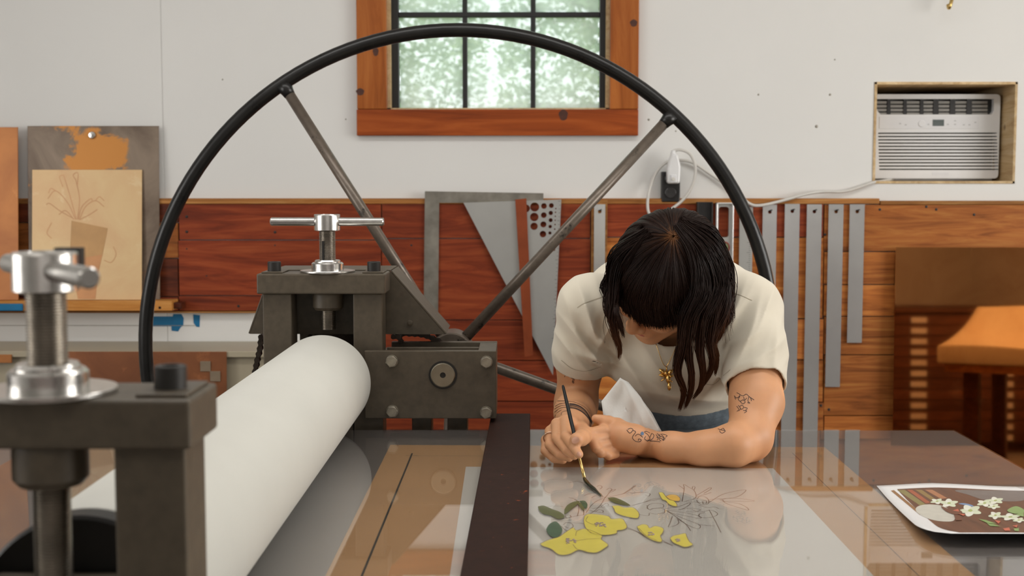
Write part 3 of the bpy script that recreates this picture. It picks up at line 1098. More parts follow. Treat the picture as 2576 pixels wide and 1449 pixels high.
decal([[(180, 555), (271, 574), (258, 640), (175, 655)]], plate_pt, 'etch_pot', 'etched_pot', pc)
decal([[(175, 655), (258, 640), (246, 690), (240, 752), (196, 752)]], plate_pt, 'etch_pot2', 'etched_pot', pc)
sm_ = MB()
rs = random.Random(3)
for q in ([(190, 552), (170, 510), (140, 480), (120, 500)], [(192, 552), (178, 500), (160, 440)], [(195, 552), (200, 500), (190, 450)], [(200, 552), (215, 520), (240, 505), (262, 520)],
          [(200, 553), (225, 540), (245, 527)], [(185, 550), (150, 530), (125, 512), (116, 515)], [(186, 552), (165, 530), (148, 540)], [(197, 552), (206, 520), (228, 500), (232, 505)],
          [(160, 440), (150, 445), (158, 470)], [(190, 452), (184, 440), (196, 436), (194, 470)], [(140, 480), (128, 474), (122, 486)], [(240, 505), (250, 495), (262, 505)],
          [(285, 620), (292, 640), (280, 660), (262, 655)], [(130, 560), (118, 585), (130, 600)], [(110, 640), (125, 660), (118, 690)]):
    stroke(sm_, [plate_pt(*w[:2]) for w in spline([Vector((a, b, 0)) for a, b in q], 5)], 0.0028, (0, -1, 0))
sm_.build('etched_stems', 'etch_line', pc)['kind'] = 'stuff'

# blue tape roll on the ledge, tape scraps on the white wall
x0t, x1t, zt0, zt1 = rect_px(-60, 765, 53, 783, LY - 0.02)
tag(MB().box(x0t, x1t, LY - 0.012, LY - 0.0005, zt0, zt1).build('blue_tape_strip', 'tape', bevel=0.003), 'blue tape strip stuck along the ledge front at the photo edge', 'tape')
tg = MB()
TPY = WALL - 0.0012
slab(tg, [[(at(u, v, TPY).x, at(u, v, TPY).z) for u, v in ((378, 796), (434, 796), (436, 790), (456, 790), (462, 800), (461, 818), (454, 824), (448, 834), (432, 832), (431, 821), (374, 821))]],
     lambda a, b, d: (a, d, b), TPY + 0.001, TPY)
tag(tg.build('tape_scrap', 'tape'), 'large ragged blue tape scrap on the white wall behind the rim', 'tape')
tg = MB()
slab(tg, [[(at(u, v, TPY).x, at(u, v, TPY).z) for u, v in ((486, 791), (503, 793), (502, 823), (494, 822), (487, 812))]], lambda a, b, d: (a, d, b), TPY + 0.001, TPY)
tag(tg.build('tape_scrap', 'tape'), 'small blue tape scrap near the press frame', 'tape')
# faint seams in the white boards below the ledge
xa, xb, za, zb_ = rect_px(-300, 818, 490, 819.5, WALL)
struct(MB().box(xa, xb, WALL - 0.0015, WALL, za, zb_).build('trim_4', 'dull_steel'))

# low cabinet under the white strip
ct = at(300, 860, 3.82).z
x0c, x1c = at(-400, 900, 3.6).x, at(640, 900, 3.6).x + 0.1
cab = thing('low_cabinet', ((x0c + x1c) / 2, 3.7, 0), 'beige low cabinet along the wall under the blue tape', 'cabinet')
MB().box(x0c, x1c, 3.60, PF + 0.018, ct - 0.018, ct).build('worktop', 'table', cab, 0.002)
MB().box(x0c + 0.01, x1c - 0.01, 3.62, PF + 0.018, 0.08, ct - 0.018).build('body', 'table', cab)
MB().box(x0c + 0.02, x1c - 0.02, 3.66, 3.83, 0.0, 0.08).build('plinth', 'black_steel', cab)
# brown copper plate leaning on its front, two grey squares on it
zt_ = at(380, 884, 3.60).z
xa, xb = at(168, 884, 3.6).x, at(571, 890, 3.6).x
cpv = [(xa, 3.54, 0.0005), (xb, 3.54, 0.0005), (xb, 3.544, 0.0005), (xa, 3.544, 0.0005), (xa, 3.594, zt_), (xb, 3.594, zt_), (xb, 3.598, zt_), (xa, 3.598, zt_)]
fp = tag(MB().hexa(cpv).build('copper_plate', 'cop_brown', bevel=0.0008), 'brown copper plate with two grey squares leaning on the low cabinet', 'plate')
M['grey_square'] = plain('grey_square', srgb(128, 112, 92), 0.5)
for u, v in ((516, 922), (541, 947)):
    p = at(u, v, 3.586)
    s = 13 / F * 3.59
    y_ = 3.54 + (3.594 - 3.54) * p.z / zt_
    MB().box(p.x - s, p.x + s, y_ - 0.004, y_ + 0.002, p.z - s, p.z + s).build('grey_square', 'grey_square', fp, 0.001)
p = at(12, 902, 3.60)
tag(MB().box(p.x - 0.06, p.x + 0.022, 3.594, 3.5995, p.z - 0.012, p.z + 0.012).build('copper_tag', 'cop_warm', bevel=0.001), 'small orange copper tag on the cabinet front at the photo edge', 'plate')

# ------------------------------------------------------------------ right: big copper sheet against the planks
M['cop_mirror'] = copper('polished_copper_sheet', (0.60, 0.25, 0.085), (0.50, 0.19, 0.06), (0.64, 0.31, 0.13), 0.03, 1.0, seed=5.0, pscale=4)
CY0 = 3.79
xa = at(2253, 622, CY0).x
zt_ = at(2400, 622, CY0).z
bx_ = xa + 1.22
cpv = [(xa, 3.752, 0.0005), (bx_, 3.752, 0.0005), (bx_, 3.754, 0.0005), (xa, 3.754, 0.0005), (xa, CY0, zt_), (bx_, CY0, zt_), (bx_, CY0 + 0.002, zt_), (xa, CY0 + 0.002, zt_)]
tag(MB().hexa(cpv).build('copper_sheet', 'cop_mirror', bevel=0.0006), 'big polished copper sheet leaning on the planks at the right', 'sheet')

# ------------------------------------------------------------------ the press
press = thing('etching_press', (-0.386, 1.78, 0), 'large grey etching press with white felt roller and black flywheel', 'press')
RX = -0.386
PT = 0.0033                      # paper and plexiglass on the bed
RR = 0.0955
RZ = BED + PT + RR
ZBT, ZBB = at(800, 689, 2.5).z, at(800, 740, 2.5).z
BX0, BX1 = at(645, 700, 2.5).x, at(969, 700, 2.5).x
PXS = [(at(662, 800, 2.515).x, at(734, 800, 2.515).x), (at(889, 800, 2.515).x, at(962, 800, 2.515).x)]


def thread(mb, x, y, z0, z1, r, pitch=0.0026, depth=0.0011):
    n = int((z1 - z0) / pitch)
    prof = []
    for i in range(n):
        z = i * pitch
        prof += [(r - depth, z), (r, z + pitch * 0.35), (r, z + pitch * 0.6)]
    prof.append((r - depth, n * pitch))
    mb.lathe(prof, (x, y, z0), (0, 0, 1), 28)


def side_frame(fy, near):
    beam = MB().box(BX0, BX1, fy, fy + 0.094, ZBB, ZBT).build('cross_beam', 'press', press, 0.003)
    for xa, xb in PXS:
        MB().box(xa, xb, fy + 0.012, fy + 0.078, 0.02, ZBB).build('post', 'press', press, 0.002)
        MB().box(xa - 0.02, xb + 0.02, fy - 0.01, fy + 0.1, 0.0, 0.02).build('foot_plate', 'press', press, 0.002)
    MB().box(PXS[0][1], PXS[1][0], fy + 0.02, fy + 0.07, 0.52, 0.62).build('lower_rail', 'press', press, 0.002)
    # bolts and their pads
    for u in (689, 940):
        x = at(u, 675, 2.54).x
        y = fy + 0.045
        pad = MB().box(x - 0.02, x + 0.022, fy + 0.012, fy + 0.085, ZBT, ZBT + 0.003).build('bolt_pad', 'press', press, 0.001)
        MB().lathe([(0.0135, 0), (0.0135, 0.018), (0.0125, 0.019), (0.0075, 0.019), (0.0075, 0.011), (0, 0.011)], (x, y, ZBT + 0.003), (0, 0, 1), 28).build('cap_bolt', 'black_steel', pad)
    # pressure screw
    sy = fy + (0.047 if not near else 0.036)
    RX = -0.386 if not near else -0.391
    scr = MB()
    hub_z0 = at(815, 581, 2.55).z
    thread(scr, RX, sy, ZBT, hub_z0 + 0.004, 0.0165)
    so = scr.build('pressure_screw', 'thread', press)
    sc2 = MB()
    thread(sc2, RX, sy, RZ + RR + 0.002 if not near else RZ + 0.05, ZBB, 0.0155)
    sc2.build('lower_thread', 'thread', so)
    if not near:
        MB().box(RX - 0.0085, RX - 0.0045, sy - 0.0170, sy - 0.0135, ZBT + 0.02, hub_z0 - 0.02).build('key_slot', 'black_steel', so)
    hz0, hz1 = hub_z0, at(815, 539, 2.55).z
    MB().lathe([(0.020, 0), (0.0265, 0.002), (0.0265, hz1 - hz0 - 0.002), (0.0255, hz1 - hz0), (0.018, hz1 - hz0), (0.016, hz1 - hz0 - 0.004), (0, hz1 - hz0 - 0.004)],
               (RX, sy, hz0), (0, 0, 1), 36).build('handle_hub', 'chrome', so)
    hz = (hz0 + hz1) / 2 + 0.002
    ang = math.radians(-3 if not near else -54)
    dv = Vector((math.cos(ang), math.sin(ang), 0))
    hb = MB()
    L = 0.116 if not near else 0.118
    c = Vector((RX, sy, hz))
    for sg in (-1, 1):
        hb.lathe([(0.0085, 0.02), (0.0085, L - 0.002), (0.0068, L), (0, L)], c, tuple(dv * sg), 24)
    hb.build('handle_bar', 'chrome', so)
    if near:   # square black hole plug behind the hub
        q = c + Vector((-0.002, 0.026, 0.008))
        MB().box(q.x, q.x + 0.022, q.y, q.y + 0.012, q.z - 0.007, q.z + 0.009).build('hub_key', 'black_steel', so)
    MB().lathe([(0.018, 0.0255), (0.0245, 0.0255), (0.0265, 0.0225), (0.0265, 0.0205), (0.030, 0.0205), (0.0325, 0.018), (0.0325, 0.0035), (0.031, 0.0025)], (RX, sy, ZBT), (0, 0, 1), 40).build('lock_collar', 'chrome', so)
    MB().lathe([(0.055, 0.0), (0.0555, 0.001), (0.0555, 0.0035), (0.055, 0.0042), (0.02, 0.0042)], (RX, sy, ZBT + 0.0003), (0, 0, 1), 48).build('flange_washer', 'chrome', so)
    MB().lathe([(0.030, 0.0), (0.031, -0.004), (0.031, -0.03), (0.026, -0.036), (0.016, -0.036)], (RX, sy, ZBB), (0, 0, 1), 32).build('screw_nut', 'press', so)
    # bearing block of the roller, sliding between the posts
    bb = MB().box(PXS[0][1] + 0.002, PXS[1][0] - 0.002, fy + 0.016, fy + 0.074, BED - 0.02, RZ + 0.05 if near else RZ + 0.03).build('bearing_block', 'press', press, 0.003)


side_frame(2.5, False)
side_frame(1.0, True)
roll = MB().lathe([(0.02, 1.115), (RR - 0.003, 1.115), (RR, 1.119), (RR, 2.462), (RR - 0.003, 2.466), (0.02, 2.466)], (RX, 0, RZ), (0, 1, 0), 96).build('roller', 'roller', press, label='roller wrapped in white felt')
MB().lathe([(0.03, 1.085), (RR - 0.002, 1.085), (RR + 0.001, 1.088), (RR + 0.001, 1.112), (0.03, 1.112)], (RX, 0, RZ), (0, 1, 0), 72).build('end_ring', 'black_steel', roll)
MB().lathe([(0.026, 1.0), (0.026, 1.14), (0.026, 2.44), (0.026, 2.58)], (RX, 0, RZ), (0, 1, 0), 32).build('axle', 'thread', roll)
MB().lathe([(0.07, 1.12), (0.07, 2.46)], (RX, 0, BED - 0.032 - 0.07), (0, 1, 0), 48).build('lower_roller', 'thread', press)
# chain guard behind the far beam: A-shaped front plate with a bent cover strip
G0, G1 = 2.598, 2.74
gp = [(at(629, 840, G0).x, at(629, 840, G0).z), (BX0 + 0.012, ZBT - 0.002), (at(982, 688, G0).x, ZBT - 0.002), (at(1120, 842, G0).x, at(1119, 841, G0).z)]
guard = MB().prism(gp, lambda a, b, d: (a, d, b), G0, G0 + 0.004).build('chain_guard', 'press', press)
cvr = MB()
t = 0.004
path = [gp[0], gp[1], gp[2], gp[3]]
for (xa, za), (xb, zb_) in zip(path[:-1], path[1:]):
    d = Vector((xb - xa, 0, zb_ - za)).normalized()
    n = Vector((-d.z, 0, d.x)) * t
    cvr.hexa([(xa, G0, za), (xb, G0, zb_), (xb, G1, zb_), (xa, G1, za), (xa + n.x, G0, za + n.z), (xb + n.x, G0, zb_ + n.z), (xb + n.x, G1, zb_ + n.z), (xa + n.x, G1, za + n.z)])
cvr.build('guard_cover', 'press', guard, 0.001)
p = at(1031, 812, G0)
MB().lathe([(0.006, 0), (0.006, 0.003), (0.003, 0.004)], (p.x, G0, p.z), (0, -1, 0), 12).build('rivet', 'press', guard)
p0 = at(760, 795, G0 + 0.05)
MB().box(PXS[0][1] - 0.02, PXS[1][0] + 0.02, G1 - 0.02, G1 - 0.012, RZ - 0.06, ZBB - 0.01).build('back_plate', 'press', press)

# bearing housing on the right: three plates joined by an end block, shaft through it
HX0, HX1 = at(917, 960, 2.49).x, at(1248, 960, 2.49).x
HZ1, HZ0 = at(1080, 883, 2.49).z, at(1080, 1053, 2.49).z
hp = MB().box(HX0, HX1, 2.49, 2.506, HZ0, HZ1).build('housing_plate', 'press', press, 0.0015, label='grey front plate with four bolts and a shaft end')
MB().box(HX0 + 0.04, HX1 - 0.036, 2.545, 2.555, HZ0, HZ1).build('housing_rib', 'press', hp, 0.001)
MB().box(HX0 + 0.04, HX1, 2.632, 2.65, HZ0, HZ1 + 0.0005).build('housing_back', 'press', hp, 0.0015)
MB().box(HX1 - 0.036, HX1, 2.506, 2.632, HZ0, HZ1 - 0.0005).build('housing_block', 'press', hp, 0.001)
MB().box(HX0 + 0.03, HX0 + 0.045, 2.506, 2.632, HZ0, HZ1 - 0.01).build('housing_block', 'press', hp, 0.001)
for u, v, tw in ((986, 908, 0.2), (1224, 910, 0.45), (987, 1034, 0.1), (1223, 1037, 0.3)):
    p = at(u, v, 2.488)
    m = MB()
    pts = [(p.x + 0.0124 * math.cos(k * math.pi / 3 + tw), p.z + 0.0124 * math.sin(k * math.pi / 3 + tw)) for k in range(6)]
    m.prism(pts, lambda a, b, d: (a, d, b), 2.487, 2.478)
    m.lathe([(0.0104, 0), (0.0098, 0.0008), (0, 0.0008)], (p.x, 2.478, p.z), (0, -1, 0), 24)
    bo = m.build('hex_bolt', 'zinc', hp, 0.0008)
    MB().lathe([(0.0122, 0.0), (0.0122, 0.003)], (p.x, 2.49, p.z), (0, -1, 0), 28).build('washer', 'zinc', hp)
sp = at(1114, 944, 2.487)
m = MB()
m.lathe([(0.0245, 0.0), (0.0245, 0.0025), (0.0228, 0.0032), (0.0228, 0.0016), (0.0058, 0.0016), (0.0048, -0.006), (0, -0.006)], (sp.x, 2.489, sp.z), (0, -1, 0), 48)
M['turned'] = plain('turned_steel', (0.3, 0.27, 0.21), 0.3, 1.0, 0.1, 40)
m.build('shaft_end', 'turned', hp)
MB().lathe([(0.0285, 0), (0.0285, 0.0012), (0.025, 0.0012)], (sp.x, 2.49, sp.z), (0, -1, 0), 48).build('shaft_seal', 'black_steel', hp)
# drive shaft to the flywheel
HUBY, RIMY = 2.86, 2.98
MB().lathe([(0.02, 2.50), (0.02, HUBY + 0.05)], (sp.x, 0, sp.z), (0, 1, 0), 24).build('drive_shaft', 'thread', press)
MB().box(HX0 - 0.02, HX1 + 0.02, 2.51, 2.63, 0.56, 0.64).build('side_bracket', 'press', press, 0.002)
MB().box(HX0 + 0.09, HX0 + 0.13, 2.54, 2.6, 0.64, HZ0).build('housing_leg', 'press', press, 0.002)
MB().box(HX1 - 0.10, HX1 - 0.06, 2.54, 2.6, 0.64, HZ0).build('housing_leg', 'press', press, 0.002)


def chain(pts, name):
    """roller chain: alternating pairs of side plates and pins along a path"""
    m = MB()
    P = spline(pts, 10)
    d = [0]
    for a_, b_ in zip(P[:-1], P[1:]):
        d.append(d[-1] + (b_ - a_).length)
    L = 0.0127
    n = int(d[-1] / L)
    q = []
    for k in range(n + 1):
        s = k * L
        i = max(j for j in range(len(d)) if d[j] <= s + 1e-9)
        i = min(i, len(P) - 2)
        f = (s - d[i]) / max(1e-9, d[i + 1] - d[i])
        q.append(P[i].lerp(P[i + 1], min(1, f)))
    yv = Vector((0, 1, 0))
    for k in range(n):
        a_, b_ = q[k], q[k + 1]
        dr = (b_ - a_).normalized()
        up = dr.cross(yv).normalized() * 0.0058
        w = 0.006 if k % 2 else 0.0085
        for s in (-1, 1):
            o = yv * s * w
            e = dr * 0.0045
            v = []
            for off in (0, 0.0016):
                oo = o + yv * s * off
                v += [a_ - e + up * 0.6 + oo, a_ + up + oo, (a_ + b_) / 2 + up * 0.62 + oo, b_ + up + oo, b_ + e + up * 0.6 + oo,
                      b_ + e - up * 0.6 + oo, b_ - up + oo, (a_ + b_) / 2 - up * 0.62 + oo, a_ - up + oo, a_ - e - up * 0.6 + oo]
            m.add(v, [tuple(range(10)), tuple(range(10, 20))[::-1]] + [(i, (i + 1) % 10, 10 + (i + 1) % 10, 10 + i) for i in range(10)])
    for p in q:
        m.lathe([(0.0042, -0.0095), (0.0042, 0.0095)], p, (0, 1, 0), 8)
    m.build(name, 'chain', press)


M['chain'] = plain('oily_chain_steel', (0.05, 0.038, 0.03), 0.35, 0.7, 0.4, 80)
CHY = 2.655
chain([at(658, 846, CHY), at(654, 880, CHY), at(648, 905, CHY), at(640, 960, CHY), at(648, 1030, CHY), at(690, 1090, CHY)], 'chain')
chain([at(1000, 838, CHY), at(1062, 842, CHY), at(1090, 852, CHY), at(1118, 868, CHY), at(1140, 900, CHY)], 'chain')
chain([at(990, 846, CHY - 0.04), at(1010, 850, CHY - 0.04), at(1006, 865, CHY - 0.04)], 'chain')
# sprockets on drive shaft and roller axle


def sprocket(c, r, teeth, name, parent):
    pts = []
    for k in range(teeth * 4):
        a_ = 2 * math.pi * k / (teeth * 4)
        rr = r + (0.006 if k % 4 in (0, 1) else -0.002)
        pts.append((c[0] + rr * math.cos(a_), c[2] + rr * math.sin(a_)))
    MB().prism(pts, lambda a, b, d: (a, d, b), c[1] - 0.005, c[1] + 0.005).build(name, 'chain', parent)


sprocket((sp.x, CHY, sp.z), 0.034, 15, 'sprocket', press)
sprocket((RX, CHY, RZ), 0.088, 34, 'sprocket', press)

# flywheel: rim, five spokes, hub; the spokes run from the hub out to the rim behind it
rimpx = [(357, 888), (1150, 65), (707, 205), (1690, 290), (1935, 735), (524, 424)]
RP = [at(u, v, RIMY) for u, v in rimpx]
A_ = np.array([[2 * p.x, 2 * p.z, 1] for p in RP])
b_ = np.array([p.x ** 2 + p.z ** 2 for p in RP])
s_, *_r2 = np.linalg.lstsq(A_, b_, rcond=None)
WC = (s_[0], s_[1])
WR = math.sqrt(s_[2] + s_[0] ** 2 + s_[1] ** 2)
wheel = empty('flywheel', (sp.x, HUBY, sp.z), press)
wheel['label'] = 'black rimmed flywheel with five grey spokes'
rim = MB()
rim.tube([(WC[0] + WR * math.cos(2 * math.pi * k / 144), RIMY, WC[1] + WR * math.sin(2 * math.pi * k / 144)) for k in range(144)], 0.0165, 16, closed=True)
rim.build('rim', 'rim', wheel)
hub = Vector((sp.x, HUBY, sp.z))
a1 = at(707, 205, RIMY)
a2 = at(1690, 290, RIMY)
an1 = math.atan2(a1.z - hub.z, a1.x - hub.x)
an2 = math.atan2(a2.z - hub.z, a2.x - hub.x)
ends = []
for an in (an1, an2, an2 - math.radians(68), an1 + math.radians(72), an1 + math.radians(144)):
    d = Vector((math.cos(an), math.sin(an)))
    # distance from the hub to the rim circle
    o = Vector((hub.x - WC[0], hub.z - WC[1]))
    bq = o.dot(d)
    dist = -bq + math.sqrt(bq * bq - (o.dot(o) - WR * WR))
    ends.append((d, dist))
for d, dist in ends:
    a_ = hub + Vector((d.x * 0.03, -0.005, d.y * 0.03))
    e = Vector((hub.x + d.x * dist, RIMY, hub.z + d.y * dist))
    spk = MB().tube([a_, e], 0.0128, 16).build('spoke', 'spoke', wheel)
    dr = (e - a_).normalized()
    MB().tube([e - dr * 0.034, e - dr * 0.022, e - dr * 0.006], [0.0132, 0.0155, 0.021], 16).build('weld_collar', 'rim', wheel)
MB().lathe([(0.021, -0.05), (0.045, -0.05), (0.048, -0.045), (0.048, 0.04), (0.03, 0.05), (0.02, 0.05)], hub, (0, 1, 0), 36).build('hub', 'spoke', wheel)

# ------------------------------------------------------------------ bed and what lies on it
XBR = at(2395, 1079, 2.5).x
bed = thing('press_bed', (-0.2, 1.8, BED - 0.03), 'flat grey steel press bed running under the white roller', 'bed')
MB().box(-1.55, XBR, 1.092, 2.488, BED - 0.03, BED).build('bed_plate', 'bed', bed, 0.002)
for y in (1.2, 2.38):
    MB().box(-1.5, XBR - 0.02, y - 0.02, y + 0.02, BED - 0.08, BED - 0.03).build('bed_rail', 'press', bed, 0.002)
for x in (-1.4, XBR - 0.12):
    for y in (1.2, 2.38):
        MB().box(x - 0.03, x + 0.03, y - 0.03, y + 0.03, 0, BED - 0.08).build('leg', 'press', bed, 0.002)

ZT, ZP, ZX0, ZX1 = BED + 0.0006, BED + 0.0012, BED + 0.0013, BED + 0.0031


def quad_on(mb, px, z0, z1, ymin=1.13):
    """flat sheet given by far-left, far-right, and points on its left and right near edges"""
    fl, fr, nr, nl = [on_z(u, v, z1) for u, v in px]
    P = [nl, nr, fr, fl]
    mb.hexa([(p.x, p.y, z0) for p in P] + [(p.x, p.y, z1) for p in P])


def extend(pa, pb, z, y):
    """pixel-edge from far pa to near pb continued to depth y, as a point"""
    a_, b_ = on_z(*pa, z), on_z(*pb, z)
    f = (y - a_.y) / (b_.y - a_.y)
    return a_.lerp(b_, f)


def sheet(far_l, near_l, far_r, near_r, z0, z1, y, name, mat, bevel=0):
    nl, nr = extend(far_l, near_l, z1, y), extend(far_r, near_r, z1, y)
    fl, fr = on_z(*far_l, z1), on_z(*far_r, z1)
    P = [nl, nr, fr, fl]
    return MB().hexa([(p.x, p.y, z0) for p in P] + [(p.x, p.y, z1) for p in P]).build(name, mat, None, bevel)


tanb = tag(sheet((982, 1119), (818, 1449), (2075, 1125), (2453, 1449), BED + 0.0001, ZT, 1.3, 'template_board', 'tan'), 'tan template board with ruled margin lines on the press bed', 'board')
ln = MB()
up = (0, 0, 1)
for a_, b_, w in (((1037, 1140), (910, 1449), 0.0032), ((1020, 1146), (1052, 1146), 0.0016), ((1048, 1146.5), (1220, 1147), 0.0009), ((1993, 1139), (2312, 1449), 0.0011), ((1988, 1151), (2003, 1153), 0.001), ((1920, 1150), (2000, 1150), 0.0008)):
    pa, pb = on_z(*a_, ZT + 0.0001), on_z(*b_, ZT + 0.0001)
    if b_[1] > 1400:
        pb = pa.lerp(pb, 1.25)
    stroke(ln, [pa, pb], w, up)
ln.build('ruled_line', 'ink', tanb)
paper = tag(sheet((1172, 1174), (1131, 1449), (1945, 1178), (2198, 1449), ZT + 0.0001, ZP, 1.36, 'drawing_paper', 'paper'), 'white drawing paper with a pencil flower drawing under the plexiglass', 'paper')
# pencil drawing
dr_ = MB()
OX, OY_, SCL = 1300, 1160, 3.68


def dp(a, b, z=ZP + 0.00008):
    return on_z(OX + a / SCL, OY_ + b / SCL, z)


DL = [
    [(480, 200), (560, 190), (630, 205)], [(620, 320), (680, 300), (760, 290), (800, 330)], [(690, 340), (740, 318), (800, 335)], [(820, 330), (780, 400), (720, 460), (660, 500)],
    [(800, 345), (740, 370), (690, 410), (640, 480)], [(820, 340), (850, 300), (880, 270), (915, 262), (880, 285), (840, 290)], [(830, 265), (860, 250), (880, 265), (850, 280)],
    [(740, 235), (770, 225), (790, 240), (770, 260)], [(860, 330), (1000, 300), (1100, 290), (1220, 285)], [(960, 310), (1030, 280), (1105, 225)], [(990, 300), (1060, 250), (1090, 228)],
    [(1050, 300), (1150, 290), (1230, 300), (1220, 325), (1190, 315)], [(1060, 410), (1180, 380), (1260, 350), (1330, 345)], [(1080, 410), (1200, 375), (1330, 350)],
    [(480, 335), (530, 350), (570, 375)], [(570, 400), (575, 450), (560, 510)], [(620, 440), (620, 500)], [(640, 460), (680, 455), (720, 470), (760, 450), (800, 460), (790, 475), (740, 470)],
    [(280, 420), (350, 415), (430, 420)], [(330, 540), (450, 530), (560, 505), (640, 495)], [(400, 560), (500, 570), (600, 575), (640, 585)], [(430, 590), (460, 570), (510, 580), (520, 610), (480, 620), (440, 600)],
    [(350, 560), (420, 550), (500, 545)], [(450, 500), (490, 500), (500, 520), (460, 525), (450, 505)], [(410, 600), (440, 630), (470, 650)],
    [(1210, 420), (1230, 400), (1280, 390), (1340, 395), (1360, 410), (1350, 430), (1290, 435), (1240, 440)], [(1200, 430), (1230, 450), (1260, 440)], [(1205, 410), (1215, 440), (1240, 455)],
    [(1250, 440), (1330, 435), (1370, 450), (1360, 480), (1280, 490), (1230, 480), (1220, 505), (1160, 500), (1120, 485)],
    [(1530, 375), (1540, 320), (1550, 250), (1545, 215), (1590, 240), (1640, 270), (1660, 320), (1640, 350), (1560, 370)], [(1500, 225), (1530, 245), (1550, 262)], [(1640, 270), (1650, 240), (1630, 235), (1625, 255)],
    [(1660, 320), (1720, 285), (1790, 245), (1795, 260), (1730, 300)], [(1660, 330), (1740, 310), (1800, 290)], [(1540, 375), (1640, 378), (1760, 385), (1800, 370), (1830, 350)],
    [(1670, 350), (1690, 330), (1740, 330), (1775, 360), (1770, 395), (1720, 405), (1680, 385), (1665, 360)], [(1720, 370), (1750, 365), (1755, 390), (1725, 395), (1722, 375)],
    [(1830, 350), (1900, 310), (1990, 285), (2115, 265), (2100, 295), (2040, 330), (1950, 345), (1840, 350)], [(1880, 360), (1960, 345), (2100, 350), (2200, 370), (2060, 372), (1900, 370)],
    [(1890, 365), (1960, 380), (2060, 395), (2130, 430), (2140, 455), (2040, 425), (1960, 400), (1920, 380)], [(1770, 360), (1850, 350), (1900, 355), (1920, 380)],
    [(1380, 440), (1500, 420), (1600, 385), (1590, 410), (1510, 450), (1400, 452)], [(1370, 455), (1500, 470), (1620, 490), (1700, 515), (1690, 530), (1580, 510), (1440, 480)],
    [(1380, 455), (1480, 520), (1570, 590), (1610, 645)], [(1400, 465), (1540, 530), (1690, 590), (1680, 625), (1600, 600), (1480, 530)], [(1440, 510), (1420, 570), (1405, 610), (1470, 595), (1500, 570), (1490, 540)],
    [(1500, 450), (1600, 435), (1700, 450), (1640, 470), (1560, 465)], [(1620, 450), (1700, 470), (1800, 455), (1860, 490), (1800, 520), (1700, 520), (1690, 490), (1740, 475)], [(1690, 590), (1760, 595), (1830, 600)],
    [(1780, 450), (1840, 560), (1890, 660)], [(1680, 405), (1760, 430), (1830, 425), (1870, 440)], [(1010, 610), (1090, 640), (1180, 690)], [(1020, 625), (1100, 650), (1190, 705)], [(1350, 735), (1400, 760), (1450, 780)],
    [(1360, 750), (1420, 775), (1440, 785)], [(640, 590), (650, 640), (680, 660)], [(780, 420), (830, 390), (850, 410), (810, 415)], [(700, 440), (760, 430), (860, 420), (880, 420)],
]
for q in DL:
    stroke(dr_, [dp(w.x, w.y) for w in spline([Vector((a_, b_, 0)) for a_, b_ in q], 5)], 0.0012, up)
dr_.build('pencil_drawing', 'pencil', paper)

# clear plexiglass over all of it
px_fl, px_fr = on_z(905, 1092, ZX1), Vector((XBR - 0.004, 2.482, ZX1))
plex = thing('plexiglass_sheet', (0.3, 1.9, ZX0), 'clear plexiglass sheet covering the press bed, flowers painted on it', 'sheet')
MB().box(-0.9, XBR - 0.003, 1.15, 2.482, ZX0, ZX1).build('pane', 'plexi', plex)
# painted flowers and leaves
M['yellow'] = plain('yellow_paint', srgb(206, 190, 72), 0.6, var=0.06, scale=40, bmp=0.1)
M['orange'] = plain('orange_yellow_paint', srgb(214, 170, 72), 0.45, var=0.06, scale=40)
M['olive'] = plain('olive_green_paint', srgb(84, 88, 42), 0.4, var=0.22, scale=60, stretch=(1, 4, 1))
M['green'] = plain('dark_green_paint', srgb(48, 78, 50), 0.4, var=0.2, scale=50)
for k_ in ('yellow', 'orange', 'olive', 'green'):      # thin paint film: a little light passes
    t_ = M[k_].node_tree
    o_ = [n for n in t_.nodes if n.type == 'OUTPUT_MATERIAL'][0]
    b_ = [n for n in t_.nodes if n.type == 'BSDF_PRINCIPLED'][0]
    tr_ = N(t_, 'ShaderNodeBsdfTransparent')
    mx_ = N(t_, 'ShaderNodeMixShader')
    mx_.inputs[0].default_value = 0.22 if k_ in ('yellow', 'orange') else 0.1
    t_.links.new(b_.outputs[0], mx_.inputs[1])
    t_.links.new(tr_.outputs[0], mx_.inputs[2])
    t_.links.new(mx_.outputs[0], o_.inputs['Surface'])
M['stamen'] = plain('grey_violet_stamen', srgb(150, 132, 126), 0.6)
